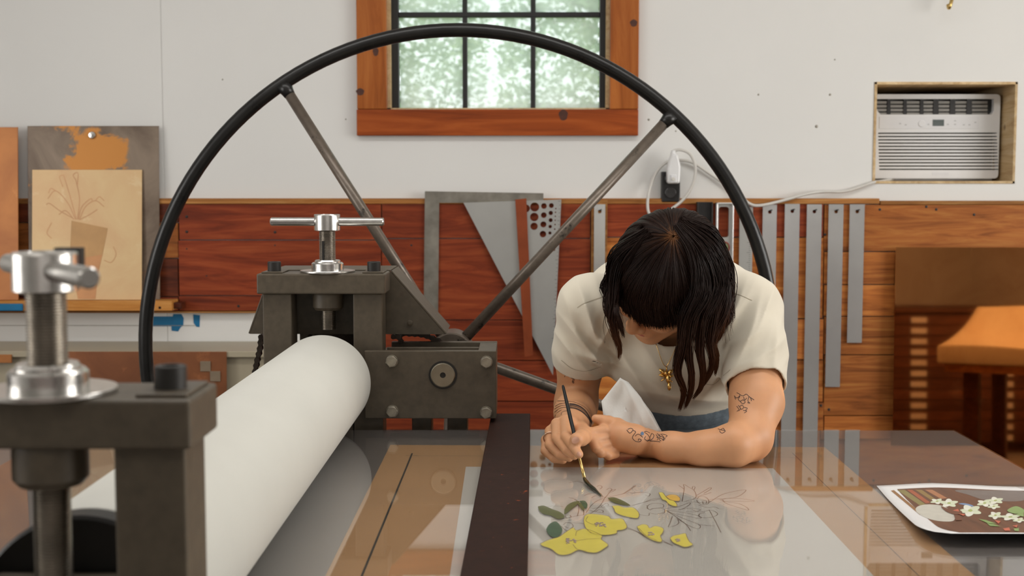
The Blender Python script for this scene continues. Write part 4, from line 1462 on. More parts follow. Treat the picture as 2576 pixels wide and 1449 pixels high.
PAINT = [
    ('painted_petal', 'yellow', [(215, 765), (290, 730), (390, 700), (440, 665), (520, 615), (550, 640), (620, 625), (700, 645), (790, 690), (780, 720), (845, 770), (820, 800), (740, 845), (650, 840), (575, 820), (500, 855), (440, 868), (380, 860), (330, 820), (290, 800), (240, 785)]),
    ('painted_petal', 'yellow', [(625, 510), (660, 490), (750, 492), (850, 510), (880, 535), (970, 530), (1000, 560), (1020, 610), (980, 635), (930, 640), (925, 665), (850, 682), (760, 680), (690, 660), (640, 620), (620, 560)]),
    ('painted_petal', 'yellow', [(880, 415), (940, 410), (1000, 430), (1080, 430), (1130, 480), (1120, 525), (1050, 520), (970, 500), (915, 475), (900, 440)]),
    ('painted_petal', 'yellow', [(1112, 605), (1160, 585), (1210, 592), (1230, 620), (1280, 600), (1355, 620), (1352, 660), (1330, 690), (1345, 730), (1330, 748), (1270, 735), (1200, 700), (1140, 650)]),
    ('painted_petal', 'yellow', [(1418, 712), (1450, 690), (1500, 680), (1560, 668), (1575, 700), (1600, 745), (1630, 772), (1560, 795), (1500, 775), (1445, 750)]),
    ('painted_petal', 'yellow', [(1312, 290), (1350, 290), (1375, 320), (1410, 355), (1460, 370), (1485, 415), (1440, 412), (1400, 390), (1380, 365), (1345, 350)]),
    ('painted_petal', 'orange', [(1380, 325), (1420, 310), (1480, 315), (1512, 345), (1500, 368), (1450, 365), (1410, 350)]),
    ('painted_leaf', 'olive', [(195, 420), (250, 412), (330, 445), (400, 470), (445, 510), (420, 528), (380, 535), (320, 505), (250, 490), (210, 460)]),
    ('painted_leaf', 'green', [(272, 630), (300, 585), (350, 558), (385, 575), (420, 625), (410, 670), (370, 705), (320, 698), (285, 665)]),
    ('painted_leaf', 'olive', [(440, 450), (470, 405), (530, 375), (580, 372), (560, 400), (510, 440), (460, 480), (440, 490)]),
    ('painted_leaf', 'olive', [(560, 378), (600, 395), (625, 440), (615, 455), (580, 420)]),
    ('painted_leaf', 'green', [(580, 368), (630, 368), (655, 405), (640, 440), (615, 420)]),
    ('painted_leaf', 'olive', [(840, 340), (900, 335), (980, 365), (1040, 400), (1045, 412), (960, 400), (880, 375)]),
    ('painted_leaf', 'olive', [(655, 205), (690, 225), (740, 262), (780, 310), (785, 325), (760, 310), (720, 275), (680, 240)]),
]
for k, (nm, mt, pl) in enumerate(PAINT):
    sm = [(w.x, w.y) for w in spline([Vector((a_, b_, 0)) for a_, b_ in pl] + [Vector((pl[0][0], pl[0][1], 0))], 3)][:-1]
    zz = ZX1 + 0.00005 + k * 0.00001
    m = MB()
    P = [dp(a_, b_, zz) for a_, b_ in sm]
    v, f = flat_poly([[(q.x, q.y) for q in P]])
    m.add([(a_, b_, zz + 0.00012) for a_, b_ in v], f)
    n = len(P)
    m.add([(q.x, q.y, zz) for q in P] + [(q.x, q.y, zz + 0.00012) for q in P], [(i, (i + 1) % n, n + (i + 1) % n, n + i) for i in range(n)])
    m.build(nm, mt, plex)
pe = MB()
for k in PAINT[:7]:
    pl = k[2] + [k[2][0]]
    stroke(pe, [dp(w.x, w.y, ZX1 + 0.0006) for w in spline([Vector((a_, b_, 0)) for a_, b_ in pl], 3)], 0.0006, up)
for q in ([(545, 690), (555, 650), (600, 630)], [(540, 740), (640, 722), (770, 715)], [(520, 770), (560, 815), (640, 830)], [(650, 630), (690, 665)], [(660, 510), (640, 550), (690, 580), (730, 590)], [(1130, 620), (1200, 690), (1300, 735)], [(850, 345), (940, 372), (1040, 405)]):
    stroke(pe, [dp(w.x, w.y, ZX1 + 0.00065) for w in spline([Vector((a_, b_, 0)) for a_, b_ in q], 5)], 0.0006, up)
pe.build('petal_outline', 'pencil', plex)
rs = random.Random(11)
for cx_, cy_, sx_, sy_, n in ((775, 588, 48, 20, 26), (500, 738, 45, 24, 26), (1245, 670, 26, 15, 14), (1490, 732, 16, 14, 10)):
    m = MB()
    for k in range(n):
        q = dp(cx_ + rs.uniform(-sx_, sx_), cy_ + rs.uniform(-sy_, sy_), ZX1 + 0.0006)
        m.sphere(q, 0.0016, 6, 4, (1, 1, 0.4))
    m.build('stamen_dots', 'stamen', plex)

# dark worn bar lying across the bed
zb0, zb1 = ZX1, ZX1 + 0.012
fl, fr, nr, nl = on_z(1236, 1040, zb1), on_z(1334, 1040, zb1), on_z(1327, 1449, zb1), on_z(1157, 1449, zb1)
nl2 = fl.lerp(nl, 1.22)
nr2 = fr.lerp(nr, 1.22)
P = [nl2, nr2, fr, fl]
tag(MB().hexa([(p.x, p.y, zb0) for p in P] + [(p.x, p.y, zb1) for p in P]).build('flat_bar', 'bar', bevel=0.0015), 'dark worn flat bar with rusty scratches lying across the bed', 'bar')

# ------------------------------------------------------------------ the woman: distance-field modelling
import openvdb as vdb


class SDF:
    def __init__(s, lo, hi, vs, far=0.03):
        s.lo, s.vs = np.array(lo, float), vs
        s.n = np.ceil((np.array(hi) - s.lo) / vs).astype(int) + 1
        s.far = far
        s.a = np.full(s.n, far, np.float32)
        s.ax = [(s.lo[i] + np.arange(s.n[i]) * vs).astype(np.float32) for i in range(3)]

    def blk(s, lo, hi, pad):
        i0 = np.clip(np.floor((np.array(lo) - pad - s.lo) / s.vs).astype(int), 0, s.n)
        i1 = np.clip(np.ceil((np.array(hi) + pad - s.lo) / s.vs).astype(int) + 1, 0, s.n)
        sl = tuple(slice(a, b) for a, b in zip(i0, i1))
        X = s.ax[0][sl[0]][:, None, None]
        Y = s.ax[1][sl[1]][None, :, None]
        Z = s.ax[2][sl[2]][None, None, :]
        return sl, X, Y, Z

    def put(s, sl, d, k, op):
        a = s.a[sl]
        if op == 'add':
            h = np.maximum(k - np.abs(a - d), 0) / k
            s.a[sl] = np.minimum(a, d) - h * h * k * 0.25
        elif op == 'sub':
            d = -d
            h = np.maximum(k - np.abs(a - d), 0) / k
            s.a[sl] = np.maximum(a, d) + h * h * k * 0.25

    def cone(s, p, q, r1, r2, k=0.01, op='add', flat=None):
        p, q = np.array(p, float), np.array(q, float)
        R = max(r1, r2)
        sl, X, Y, Z = s.blk(np.minimum(p, q) - R, np.maximum(p, q) + R, max(s.far, k) + 0.004)
        ba = q - p
        L2 = float(ba @ ba)
        px, py, pz = X - p[0], Y - p[1], Z - p[2]
        t = np.clip((px * ba[0] + py * ba[1] + pz * ba[2]) / L2, 0, 1)
        dx, dy, dz = px - ba[0] * t, py - ba[1] * t, pz - ba[2] * t
        d = np.sqrt(dx * dx + dy * dy + dz * dz) - (r1 + (r2 - r1) * t)
        s.put(sl, d, k, op)
        return s

    def chain(s, pts, k=0.012):
        for (p, r), (q, r2) in zip(pts[:-1], pts[1:]):
            s.cone(p, q, r, r2, k)
        return s

    def ell(s, c, r, rot=None, k=0.015, op='add'):
        """rot: 3x3, columns are the ellipsoid's axes"""
        c, r = np.array(c, float), np.array(r, float)
        R = r.max()
        sl, X, Y, Z = s.blk(c - R, c + R, max(s.far, k) + 0.004)
        x, y, z = X - c[0], Y - c[1], Z - c[2]
        if rot is not None:
            m = np.array(rot)
            x, y, z = (x * m[0, 0] + y * m[1, 0] + z * m[2, 0], x * m[0, 1] + y * m[1, 1] + z * m[2, 1], x * m[0, 2] + y * m[1, 2] + z * m[2, 2])
        k0 = np.sqrt((x / r[0]) ** 2 + (y / r[1]) ** 2 + (z / r[2]) ** 2)
        k1 = np.sqrt((x / r[0] ** 2) ** 2 + (y / r[1] ** 2) ** 2 + (z / r[2] ** 2) ** 2)
        d = k0 * (k0 - 1) / np.maximum(k1, 1e-6)
        s.put(sl, d.astype(np.float32), k, op)
        return s

    def cut(s, p, n, near=None, rad=0.12):
        """remove everything on the side of the plane the normal points to (only within rad of near)"""
        p, n = np.array(p, float), np.array(n, float)
        n = n / np.linalg.norm(n)
        c = np.array(near if near is not None else p, float)
        sl, X, Y, Z = s.blk(c - rad, c + rad, 0)
        d = (X - p[0]) * n[0] + (Y - p[1]) * n[1] + (Z - p[2]) * n[2]
        s.a[sl] = np.maximum(s.a[sl], d)
        return s

    def mesh(s):
        g = vdb.FloatGrid(s.far)
        g.copyFromArray(np.ascontiguousarray(s.a))
        pts, quads = g.convertToQuads()
        pts = pts * s.vs + s.lo
        return pts, quads[:, ::-1]


def mesh_np(name, pts, quads, mat, parent, smooth=True, origin=None, label=None):
    me = bpy.data.meshes.new(name)
    c = np.array(origin) if origin is not None else (pts.min(0) + pts.max(0)) / 2
    me.vertices.add(len(pts))
    me.vertices.foreach_set('co', (pts - c).astype(np.float32).ravel())
    nf = len(quads)
    w = quads.shape[1]
    me.loops.add(nf * w)
    me.loops.foreach_set('vertex_index', quads.astype(np.int32).ravel())
    me.polygons.add(nf)
    me.polygons.foreach_set('loop_start', np.arange(0, nf * w, w, dtype=np.int32))
    me.update(calc_edges=True)
    me.polygons.foreach_set('use_smooth', np.full(nf, smooth))
    me.materials.append(M[mat])
    return link(name, me, Vector(c), parent, 0.0, label)


def relax(pts, quads, it=2, lam=0.5):
    n = len(pts)
    for _ in range(it):
        acc = np.zeros_like(pts)
        cnt = np.zeros(n)
        for i in range(4):
            j = quads[:, (i + 1) % 4]
            np.add.at(acc, quads[:, i], pts[j])
            np.add.at(cnt, quads[:, i], 1)
        pts = pts + lam * (acc / np.maximum(cnt, 1)[:, None] - pts)
    return pts


M['skin'] = plain('skin', srgb(204, 150, 110), 0.48, var=0.06, scale=22, bmp=0.12, spec=0.4, bd=0.0005, sss=0.12)
M['shirt'] = plain('cream_cotton', srgb(210, 202, 185), 0.9, var=0.02, scale=14, bmp=0.25, spec=0.2, sheen=0.2, bd=0.0006)
M['denim'] = plain('blue_grey_denim', srgb(98, 108, 116), 0.85, var=0.22, scale=90, bmp=0.4, spec=0.2, bd=0.0006)
M['tattoo'] = plain('tattoo_ink', srgb(58, 46, 44), 0.6, var=0.15, bmp=0)
M['tattoo_blue'] = plain('tattoo_blue_ink', srgb(86, 110, 140), 0.6, bmp=0)
M['lip'] = plain('lips', srgb(166, 92, 78), 0.4, var=0.06, bmp=0.05, sss=0.1)
M['nail'] = plain('finger_nail', srgb(216, 166, 142), 0.25, var=0.03, bmp=0)
M['towel'] = plain('paper_towel', srgb(226, 226, 222), 0.9, var=0.02, scale=30, bmp=0.6, bd=0.0008)
M['lash'] = plain('eyelash', srgb(30, 20, 16), 0.6, bmp=0)
M['shoe'] = plain('dark_shoe', (0.03, 0.03, 0.03), 0.6)

woman = thing('person', (at(1715, 1100, 2.68).x, 2.66, 0), 'woman in cream T-shirt and jeans bent over the bed, painting', 'person')
ZTOP = ZX1            # top of the plexiglass


def rest(u, v, r):
    """centre of a round limb lying on the plexiglass seen at that pixel"""
    return on_z(u, v, ZTOP + r)


SHL, SHR = at(1884, 768, 2.40), at(1476, 768, 2.37)
ELL_ = rest(1882, 1106, 0.038)
ELR = at(1449, 1018, 2.455)
WRL = rest(1622, 1114, 0.0235)
WRR = at(1442, 1066, 2.255)
HCN = at(1674, 690, 2.30)
_fw = Vector((-0.667, -0.36, -0.651)).normalized()      # where the face points: down, towards the painting
_up = Vector((-0.195, -0.74, 0.643))
_up = (_up - _fw * _up.dot(_fw)).normalized()
_rt = (-_fw).cross(_up)
HR = Matrix((_rt, -_fw, _up)).transposed()      # columns: image-right, back, up of the head
HRn = np.array(HR)


def hl(r, f, u):
    """head-local point: r to image right, f forward (out of the face), u towards the crown"""
    return HCN + HR @ Vector((r, -f, u))


lo = (at(1350, 700, 2.2).x, 1.98, BED - 0.02)
hi = (at(2010, 700, 2.35).x + 0.03, 2.72, H + 0.02)
B = SDF((lo[0], 2.015, lo[2]), (hi[0], 2.62, hi[2]), 0.0017, 0.024)
# trunk under the shirt
B.cone(SHL, SHR, 0.045, 0.045, 0.02)
B.ell(at(1688, 850, 2.46), (0.125, 0.085, 0.13), k=0.03)
B.cone(at(1692, 800, 2.44), at(1684, 752, 2.36), 0.052, 0.05, 0.02)          # neck
# left arm, resting on the bed
B.chain([(SHL, 0.05), (SHL.lerp(ELL_, 0.5) + Vector((0.011, 0, 0)), 0.047), (SHL.lerp(ELL_, 0.74) + Vector((0.015, 0, 0)), 0.0455), (ELL_ + Vector((0.004, 0.004, 0.008)), 0.039)], 0.02)
B.chain([(ELL_, 0.0385), (rest(1842, 1121, 0.0345), 0.0345), (rest(1770, 1129, 0.0275), 0.0275), (rest(1690, 1126, 0.0245), 0.0245), (WRL, 0.0235)], 0.02)
# right arm, reaching forward
B.chain([(SHR, 0.048), (SHR.lerp(ELR, 0.55), 0.044), (ELR, 0.0395)], 0.02)
B.chain([(ELR, 0.0395), (ELR.lerp(WRR, 0.45), 0.036), (ELR.lerp(WRR, 0.8), 0.029), (WRR, 0.0255)], 0.02)
# head
for (c, r) in (((0, 0.0, 0.02), (0.074, 0.093, 0.083)), ((0, 0.028, -0.03), (0.062, 0.062, 0.07))):
    B.ell(hl(c[0], c[1], c[2]), r, HRn, 0.02)
B.cone(hl(0, 0.074, -0.103), hl(0, 0.05, -0.085), 0.0165, 0.03, 0.02)           # chin
for s_ in (-1, 1):
    B.cone(hl(0.012 * s_, 0.072, -0.1), hl(0.054 * s_, 0.0, -0.068), 0.018, 0.02, 0.02)   # jaw
    B.ell(hl(0.037 * s_, 0.064, -0.042), (0.026, 0.02, 0.024), HRn, 0.02)      # cheek
    B.ell(hl(0.031 * s_, 0.092, -0.012), (0.018, 0.012, 0.011), HRn, 0.012, 'sub')
    B.ell(hl(0.031 * s_, 0.080, -0.015), (0.0145, 0.0105, 0.0105), HRn, 0.006)  # closed lid
    B.ell(hl(0.013 * s_, 0.097, -0.055), (0.0085, 0.009, 0.007), HRn, 0.006)    # nostril wing
    B.ell(hl(0.072 * s_, -0.005, -0.02), (0.008, 0.018, 0.03), HRn, 0.006)      # ear
B.cone(hl(0, 0.090, -0.005), hl(0, 0.106, -0.045), 0.0075, 0.0095, 0.012)       # nose
B.ell(hl(0, 0.108, -0.050), (0.0095, 0.0085, 0.009), HRn, 0.008)
B.ell(hl(0, 0.084, -0.078), (0.026, 0.014, 0.014), HRn, 0.012)                  # mouth
B.ell(hl(0, 0.0935, -0.0735), (0.019, 0.0055, 0.0045), HRn, 0.004)
B.ell(hl(0, 0.0915, -0.083), (0.016, 0.0055, 0.0048), HRn, 0.004)
B.cone(hl(0, -0.03, -0.05), at(1688, 790, 2.41), 0.052, 0.052, 0.02)


def finger(pts, k=0.0022):
    B.chain([(p, r) for p, r in pts], k)


# --- left hand: loose fist, thumb on top, back of the hand to the camera
CR5 = lambda a, b: (1320 + a / 4.83, 940 + b / 4.83)


def c5(a, b, Y):
    return at(*CR5(a, b), Y)


B.chain([(WRL, 0.0235), (c5(1330, 800, 2.20), 0.0245), (c5(1160, 760, 2.20), 0.0262)], 0.014)
B.ell(c5(1075, 770, 2.207), (0.033, 0.018, 0.029), None, 0.010)
for a, b in ((960, 690), (975, 780), (1005, 860), (1060, 925)):
    B.cone(c5(1190, 790, 2.207), c5(a, b, 2.193), 0.0165, 0.0098, 0.003)
LF = [
    ((960, 685, 2.192), (800, 720, 2.180), (850, 830, 2.172), (960, 850, 2.185)),
    ((970, 775, 2.188), (822, 805, 2.172), (868, 905, 2.165), (985, 905, 2.185)),
    ((1000, 855, 2.186), (868, 890, 2.170), (925, 965, 2.168), (1040, 955, 2.185)),
    ((1055, 920, 2.188), (950, 960, 2.176), (1020, 1003, 2.175), (1110, 985, 2.19)),
]
for i, f in enumerate(LF):
    rr = (0.0094, 0.0092, 0.0088, 0.0078)[i]
    finger([(c5(*f[0]), rr * 1.08), (c5(*f[1]), rr), (c5(*f[2]), rr * 0.93), (c5(*f[3]), rr * 0.85)])
finger([(c5(1250, 715, 2.210), 0.0150), (c5(1130, 625, 2.215), 0.0118), (c5(1020, 580, 2.208), 0.0092), (c5(930, 566, 2.205), 0.0086), (c5(862, 545, 2.205), 0.0074)], 0.006)
# --- right hand holding the brush
B.chain([(WRR, 0.0255), (c5(560, 640, 2.235), 0.0245)], 0.012)
MC = [c5(500, 580, 2.185), c5(395, 615, 2.190), c5(318, 705, 2.200), c5(270, 810, 2.212)]
for m_ in MC:
    B.cone(c5(590, 640, 2.235), m_, 0.020, 0.0112, 0.006)
B.ell(c5(470, 720, 2.215), (0.026, 0.022, 0.026), None, 0.012)
RF = [
    [(MC[0], .0115), (c5(505, 770, 2.112), .0094), (c5(605, 900, 2.064), .0084), (c5(658, 980, 2.047), .0074)],
    [(MC[1], .0110), (c5(395, 785, 2.132), .0094), (c5(515, 930, 2.092), .0086), (c5(600, 995, 2.082), .0076)],
    [(MC[2], .0104), (c5(308, 865, 2.152), .0090), (c5(430, 985, 2.118), .0084), (c5(540, 1020, 2.108), .0074)],
    [(MC[3], .0098), (c5(252, 935, 2.172), .0084), (c5(360, 1030, 2.146), .0078), (c5(465, 1050, 2.136), .0070)],
]
for f in RF:
    finger(f)
finger([(c5(690, 690, 2.215), 0.0165), (c5(712, 760, 2.150), 0.0138), (c5(690, 780, 2.100), 0.0130), (c5(632, 800, 2.066), 0.0118)], 0.006)
bp, bq = B.mesh()
bp = relax(bp, bq, 1, 0.4)
body_o = mesh_np('body', bp, bq, 'skin', woman, label='bare arms and downturned face')
BV = BVHTree.FromPolygons([tuple(p) for p in bp], [tuple(q) for q in bq.tolist()])

# --- T-shirt: a thin shell, open at sleeves, neck and hem
S = SDF((lo[0] - 0.02, 2.16, BED - 0.02), (hi[0] + 0.02, 2.86, H + 0.02), 0.0026)


def shirt_vol(S, g):
    S.cone(SHL + Vector((-0.02, 0.01, 0.0)), SHR + Vector((0.02, 0.01, 0.0)), 0.058 + g, 0.056 + g, 0.03)
    S.ell(at(1684, 735, 2.47), (0.165 + g, 0.105 + g, 0.088 + g), k=0.04)          # upper back
    S.ell(at(1690, 865, 2.455), (0.142 + g, 0.112 + g, 0.125 + g), k=0.04)         # chest
    S.ell(at(1636, 905, 2.405), (0.065 + g, 0.065 + g, 0.06 + g), k=0.04)
    S.ell(at(1758, 915, 2.41), (0.068 + g, 0.065 + g, 0.06 + g), k=0.04)
    S.ell(at(1722, 960, 2.555), (0.130 + g, 0.128 + g, 0.12 + g), k=0.05)         # belly
    S.ell(at(1700, 870, 2.64), (0.150 + g, 0.14 + g, 0.125 + g), k=0.05)         # back
    hl_ = SHL.lerp(ELL_, 0.60)
    hr_ = SHR.lerp(ELR, 0.72)
    S.cone(SHL + Vector((0.004, 0, -0.006)), SHL.lerp(ELL_, 0.35) + Vector((0.008, 0, 0)), 0.061 + g, 0.058 + g, 0.025)
    S.cone(SHL.lerp(ELL_, 0.35) + Vector((0.008, 0, 0)), SHL.lerp(ELL_, 0.75) + Vector((0.016, 0, 0)), 0.058 + g, 0.0535 + g, 0.02)
    S.cone(SHR, SHR.lerp(ELR, 0.45) + Vector((-0.002, 0, 0)), 0.056 + g, 0.051 + g, 0.025)
    S.cone(SHR.lerp(ELR, 0.45) + Vector((-0.002, 0, 0)), SHR.lerp(ELR, 0.9), 0.051 + g, 0.0475 + g, 0.02)


shirt_vol(S, 0.0)
# folds
X = S.ax[0][:, None, None]
Y = S.ax[1][None, :, None]
Z = S.ax[2][None, None, :]


def fold(c, d, n, half, wid, amp, freq, ph=0.0):
    """ripples across direction n, running along d around c"""
    c, d, n = (np.array(v, float) for v in (c, d, n))
    d /= np.linalg.norm(d)
    n = n - d * (n @ d)
    n /= np.linalg.norm(n)
    R = max(half, wid) * 1.6
    sl, x, y, z = S.blk(c - R, c + R, 0)
    x, y, z = x - c[0], y - c[1], z - c[2]
    a = x * d[0] + y * d[1] + z * d[2]
    b = x * n[0] + y * n[1] + z * n[2]
    rest2 = np.maximum(x * x + y * y + z * z - a * a - b * b, 0)
    w = np.exp(-(a / half) ** 2 * 1.6 - (b / wid) ** 2 * 1.6 - rest2 / (0.09 ** 2))
    S.a[sl] += (3.4 * amp * w * (np.abs(np.sin((b * freq + a * 9 + ph) * 0.5)) ** 1.0 - 0.95)).astype(np.float32)


q = at(1475, 870, 2.36)
fold(q, at(1510, 915, 2.36) - at(1440, 840, 2.36), (1, 0, 0.4), 0.075, 0.05, 0.0042, 210)
fold(at(1490, 800, 2.34), at(1520, 900, 2.34) - at(1470, 770, 2.34), (1, 0, 0.3), 0.07, 0.045, 0.0034, 190, 1.0)
fold(at(1850, 870, 2.34), at(1830, 930, 2.34) - at(1905, 770, 2.34), (1, 0, 0.4), 0.09, 0.045, 0.0046, 180, 0.5)
fold(at(1905, 880, 2.30), at(1850, 905, 2.30) - at(1960, 860, 2.30), (0, 0, 1), 0.06, 0.05, 0.0028, 170, 0.2)
fold(at(1910, 790, 2.34), at(1860, 860, 2.34) - at(1925, 760, 2.34), (1, 0, 0.6), 0.06, 0.05, 0.003, 160, 0.0)
fold(at(1700, 985, 2.43), (1, 0, -0.1), (0, 0, 1), 0.12, 0.04, 0.0028, 120, 0.0)
fold(at(1780, 955, 2.40), at(1835, 905, 2.36) - at(1730, 990, 2.42), (0.5, 0, 1), 0.08, 0.05, 0.0036, 130, 1.2)
fold(at(1580, 900, 2.38), at(1545, 870, 2.36) - at(1600, 960, 2.42), (1, 0, 0.5), 0.07, 0.05, 0.0034, 140, 0.7)
fold(at(1530, 830, 2.33), at(1560, 780, 2.34) - at(1515, 880, 2.35), (1, 0, 0.2), 0.06, 0.03, 0.003, 200, 0.4)
fold(at(1500, 900, 2.36), at(1530, 905, 2.36) - at(1440, 880, 2.36), (0, 0, 1), 0.05, 0.03, 0.003, 190, 0.4)
fold(at(1840, 800, 2.33), at(1815, 870, 2.33) - at(1880, 750, 2.33), (1, 0, 0.3), 0.07, 0.04, 0.003, 170, 0.9)
fold(at(1940, 900, 2.28), (0.3, 0, 1), (1, 0, -0.2), 0.06, 0.05, 0.0022, 150, 0.1)
fold(at(1890, 940, 2.28), (1, 0, 0.25), (0, 0, 1), 0.06, 0.03, 0.0022, 190, 0.8)
fold(at(1640, 960, 2.40), at(1700, 1000, 2.42) - at(1590, 930, 2.40), (0.3, 0, 1), 0.07, 0.05, 0.003, 120, 0.4)
# hollow it
inner = SDF(S.lo, S.lo + (S.n - 1) * S.vs, S.vs)
inner.a = S.a + 0.0042
S.a = np.maximum(S.a, -inner.a)
# openings: sleeves, hem, neck
dl = (ELL_ - SHL).normalized()
S.cut(SHL.lerp(ELL_, 0.63), dl + Vector((0.12, 0, 0.1)), SHL.lerp(ELL_, 0.78), 0.085)
drr = (ELR - SHR).normalized()
S.cut(SHR.lerp(ELR, 0.615), drr + Vector((-0.1, 0, -0.05)), SHR.lerp(ELR, 0.86), 0.085)
hem_n = Vector((0.02, 0.42, -0.9))
S.cut(at(1725, 1036, 2.44), hem_n, at(1725, 1090, 2.62), 0.30)
S.cone(at(1688, 812, 2.33), at(1688, 720, 2.40), 0.044, 0.06, 0.008, 'sub')
sp_, sq_ = S.mesh()
sp_ = relax(sp_, sq_, 2, 0.5)
shirt_o = mesh_np('t_shirt', sp_, sq_, 'shirt', woman, label='cream cotton short-sleeved T-shirt')
SVT = BVHTree.FromPolygons([tuple(p) for p in sp_], [tuple(q) for q in sq_.tolist()])


def drape(bvh, u, v, off=0.0004):
    d = ray(u, v).normalized()
    hit, nrm, _, _ = bvh.ray_cast(CAM, d)
    if hit is None:
        return None
    if nrm.dot(d) > 0:
        nrm = -nrm
    return hit + nrm * off, nrm


def skin_stroke(mb, bvh, pts, w, off=0.0005, n=6, spl=True, uv=lambda a, b: (a, b)):
    P = [(p.x, p.y) for p in spline([Vector((a, b, 0)) for a, b in pts], n)] if spl else pts
    run = []
    for a, b in P:
        h = drape(bvh, *uv(a, b), off)
        if h is None or (run and (h[0] - run[-1][0]).length > 0.04):
            _ribbon(mb, run, w)
            run = []
            continue
        run.append(h)
    _ribbon(mb, run, w)


def _ribbon(mb, run, w):
    if len(run) < 2:
        return
    vs = []
    for i, (p, n) in enumerate(run):
        d = run[min(i + 1, len(run) - 1)][0] - run[max(i - 1, 0)][0]
        s = d.cross(n)
        s = s.normalized() if s.length > 1e-9 else Vector((1, 0, 0))
        vs += [p - s * w / 2, p + s * w / 2]
    mb.add(vs, [(2 * i, 2 * i + 1, 2 * i + 3, 2 * i + 2) for i in range(len(run) - 1)], True)


# seams of the shirt
sm_ = MB()
M['seam'] = plain('shirt_seam', srgb(168, 158, 138), 0.9, bmp=0)
for q in ([(1535, 742), (1500, 752), (1468, 764), (1452, 774)], [(1828, 733), (1860, 742), (1892, 756)],
          [(1770, 965), (1795, 966), (1820, 945), (1838, 930)], [(1412, 906), (1440, 927), (1475, 933), (1512, 922)],
          [(1846, 972), (1890, 976), (1935, 966), (1978, 946)]):
    sm_ = MB()
    skin_stroke(sm_, SVT, q, 0.0011, 0.0006)
    if sm_.v:
        sm_.build('seam', 'seam', shirt_o)

# --- jeans
J = SDF((at(1500, 1000, 2.7).x, 2.42, 0.0), (at(1960, 1000, 2.7).x, 3.0, 1.06), 0.0045)
hip = at(1722, 1075, 2.70)
J.ell(hip + Vector((0, 0.03, -0.06)), (0.168, 0.12, 0.13), k=0.03)
J.ell(at(1722, 1030, 2.665), (0.135, 0.105, 0.075), k=0.04)
for s_ in (-1, 1):
    a_ = hip + Vector((0.085 * s_, 0.03, -0.12))
    kn_ = Vector((hip.x + 0.10 * s_, 2.68, 0.50))
    an_ = Vector((hip.x + 0.11 * s_, 2.74, 0.09))
    J.chain([(a_, 0.092), (kn_, 0.068), (an_, 0.055)], 0.03)
    J.cut(an_ + Vector((0, 0, -0.03)), (0, 0, -1), an_, 0.1)
jw = SDF(J.lo, J.lo + (J.n - 1) * J.vs, J.vs)
J.cut(at(1720, 1024, 2.57), (0.02, -0.42, 0.9), at(1720, 960, 2.6), 0.3)
jp, jq = J.mesh()
jeans = mesh_np('jeans', jp, jq, 'denim', woman, label='blue-grey denim jeans')
for s_ in (-1, 1):
    an_ = Vector((hip.x + 0.11 * s_, 2.72, 0.0))
    sh = MB()
    sh.sphere(an_ + Vector((0.0, -0.02, 0.045)), 0.05, 18, 10, (0.9, 1.2, 0.88))
    sh.sphere(an_ + Vector((0.005 * s_, -0.12, 0.032)), 0.05, 18, 10, (0.95, 1.6, 0.62))
    sh.box(an_.x - 0.045, an_.x + 0.045, an_.y - 0.19, an_.y + 0.04, 0.0, 0.014)
    sh.build('shoe', 'shoe', woman, 0.004)
# waistband, belt loops and stitching seen under the shirt
JV = BVHTree.FromPolygons([tuple(p) for p in jp], [tuple(q) for q in jq.tolist()])
wbm = MB()
for off in (0, 14):
    skin_stroke(wbm, JV, [(1640, 1040 + off), (1700, 1062 + off), (1760, 1062 + off), (1840, 1042 + off)], 0.0012, 0.001)
if wbm.v:
    wbm.build('stitching', 'denim', jeans)

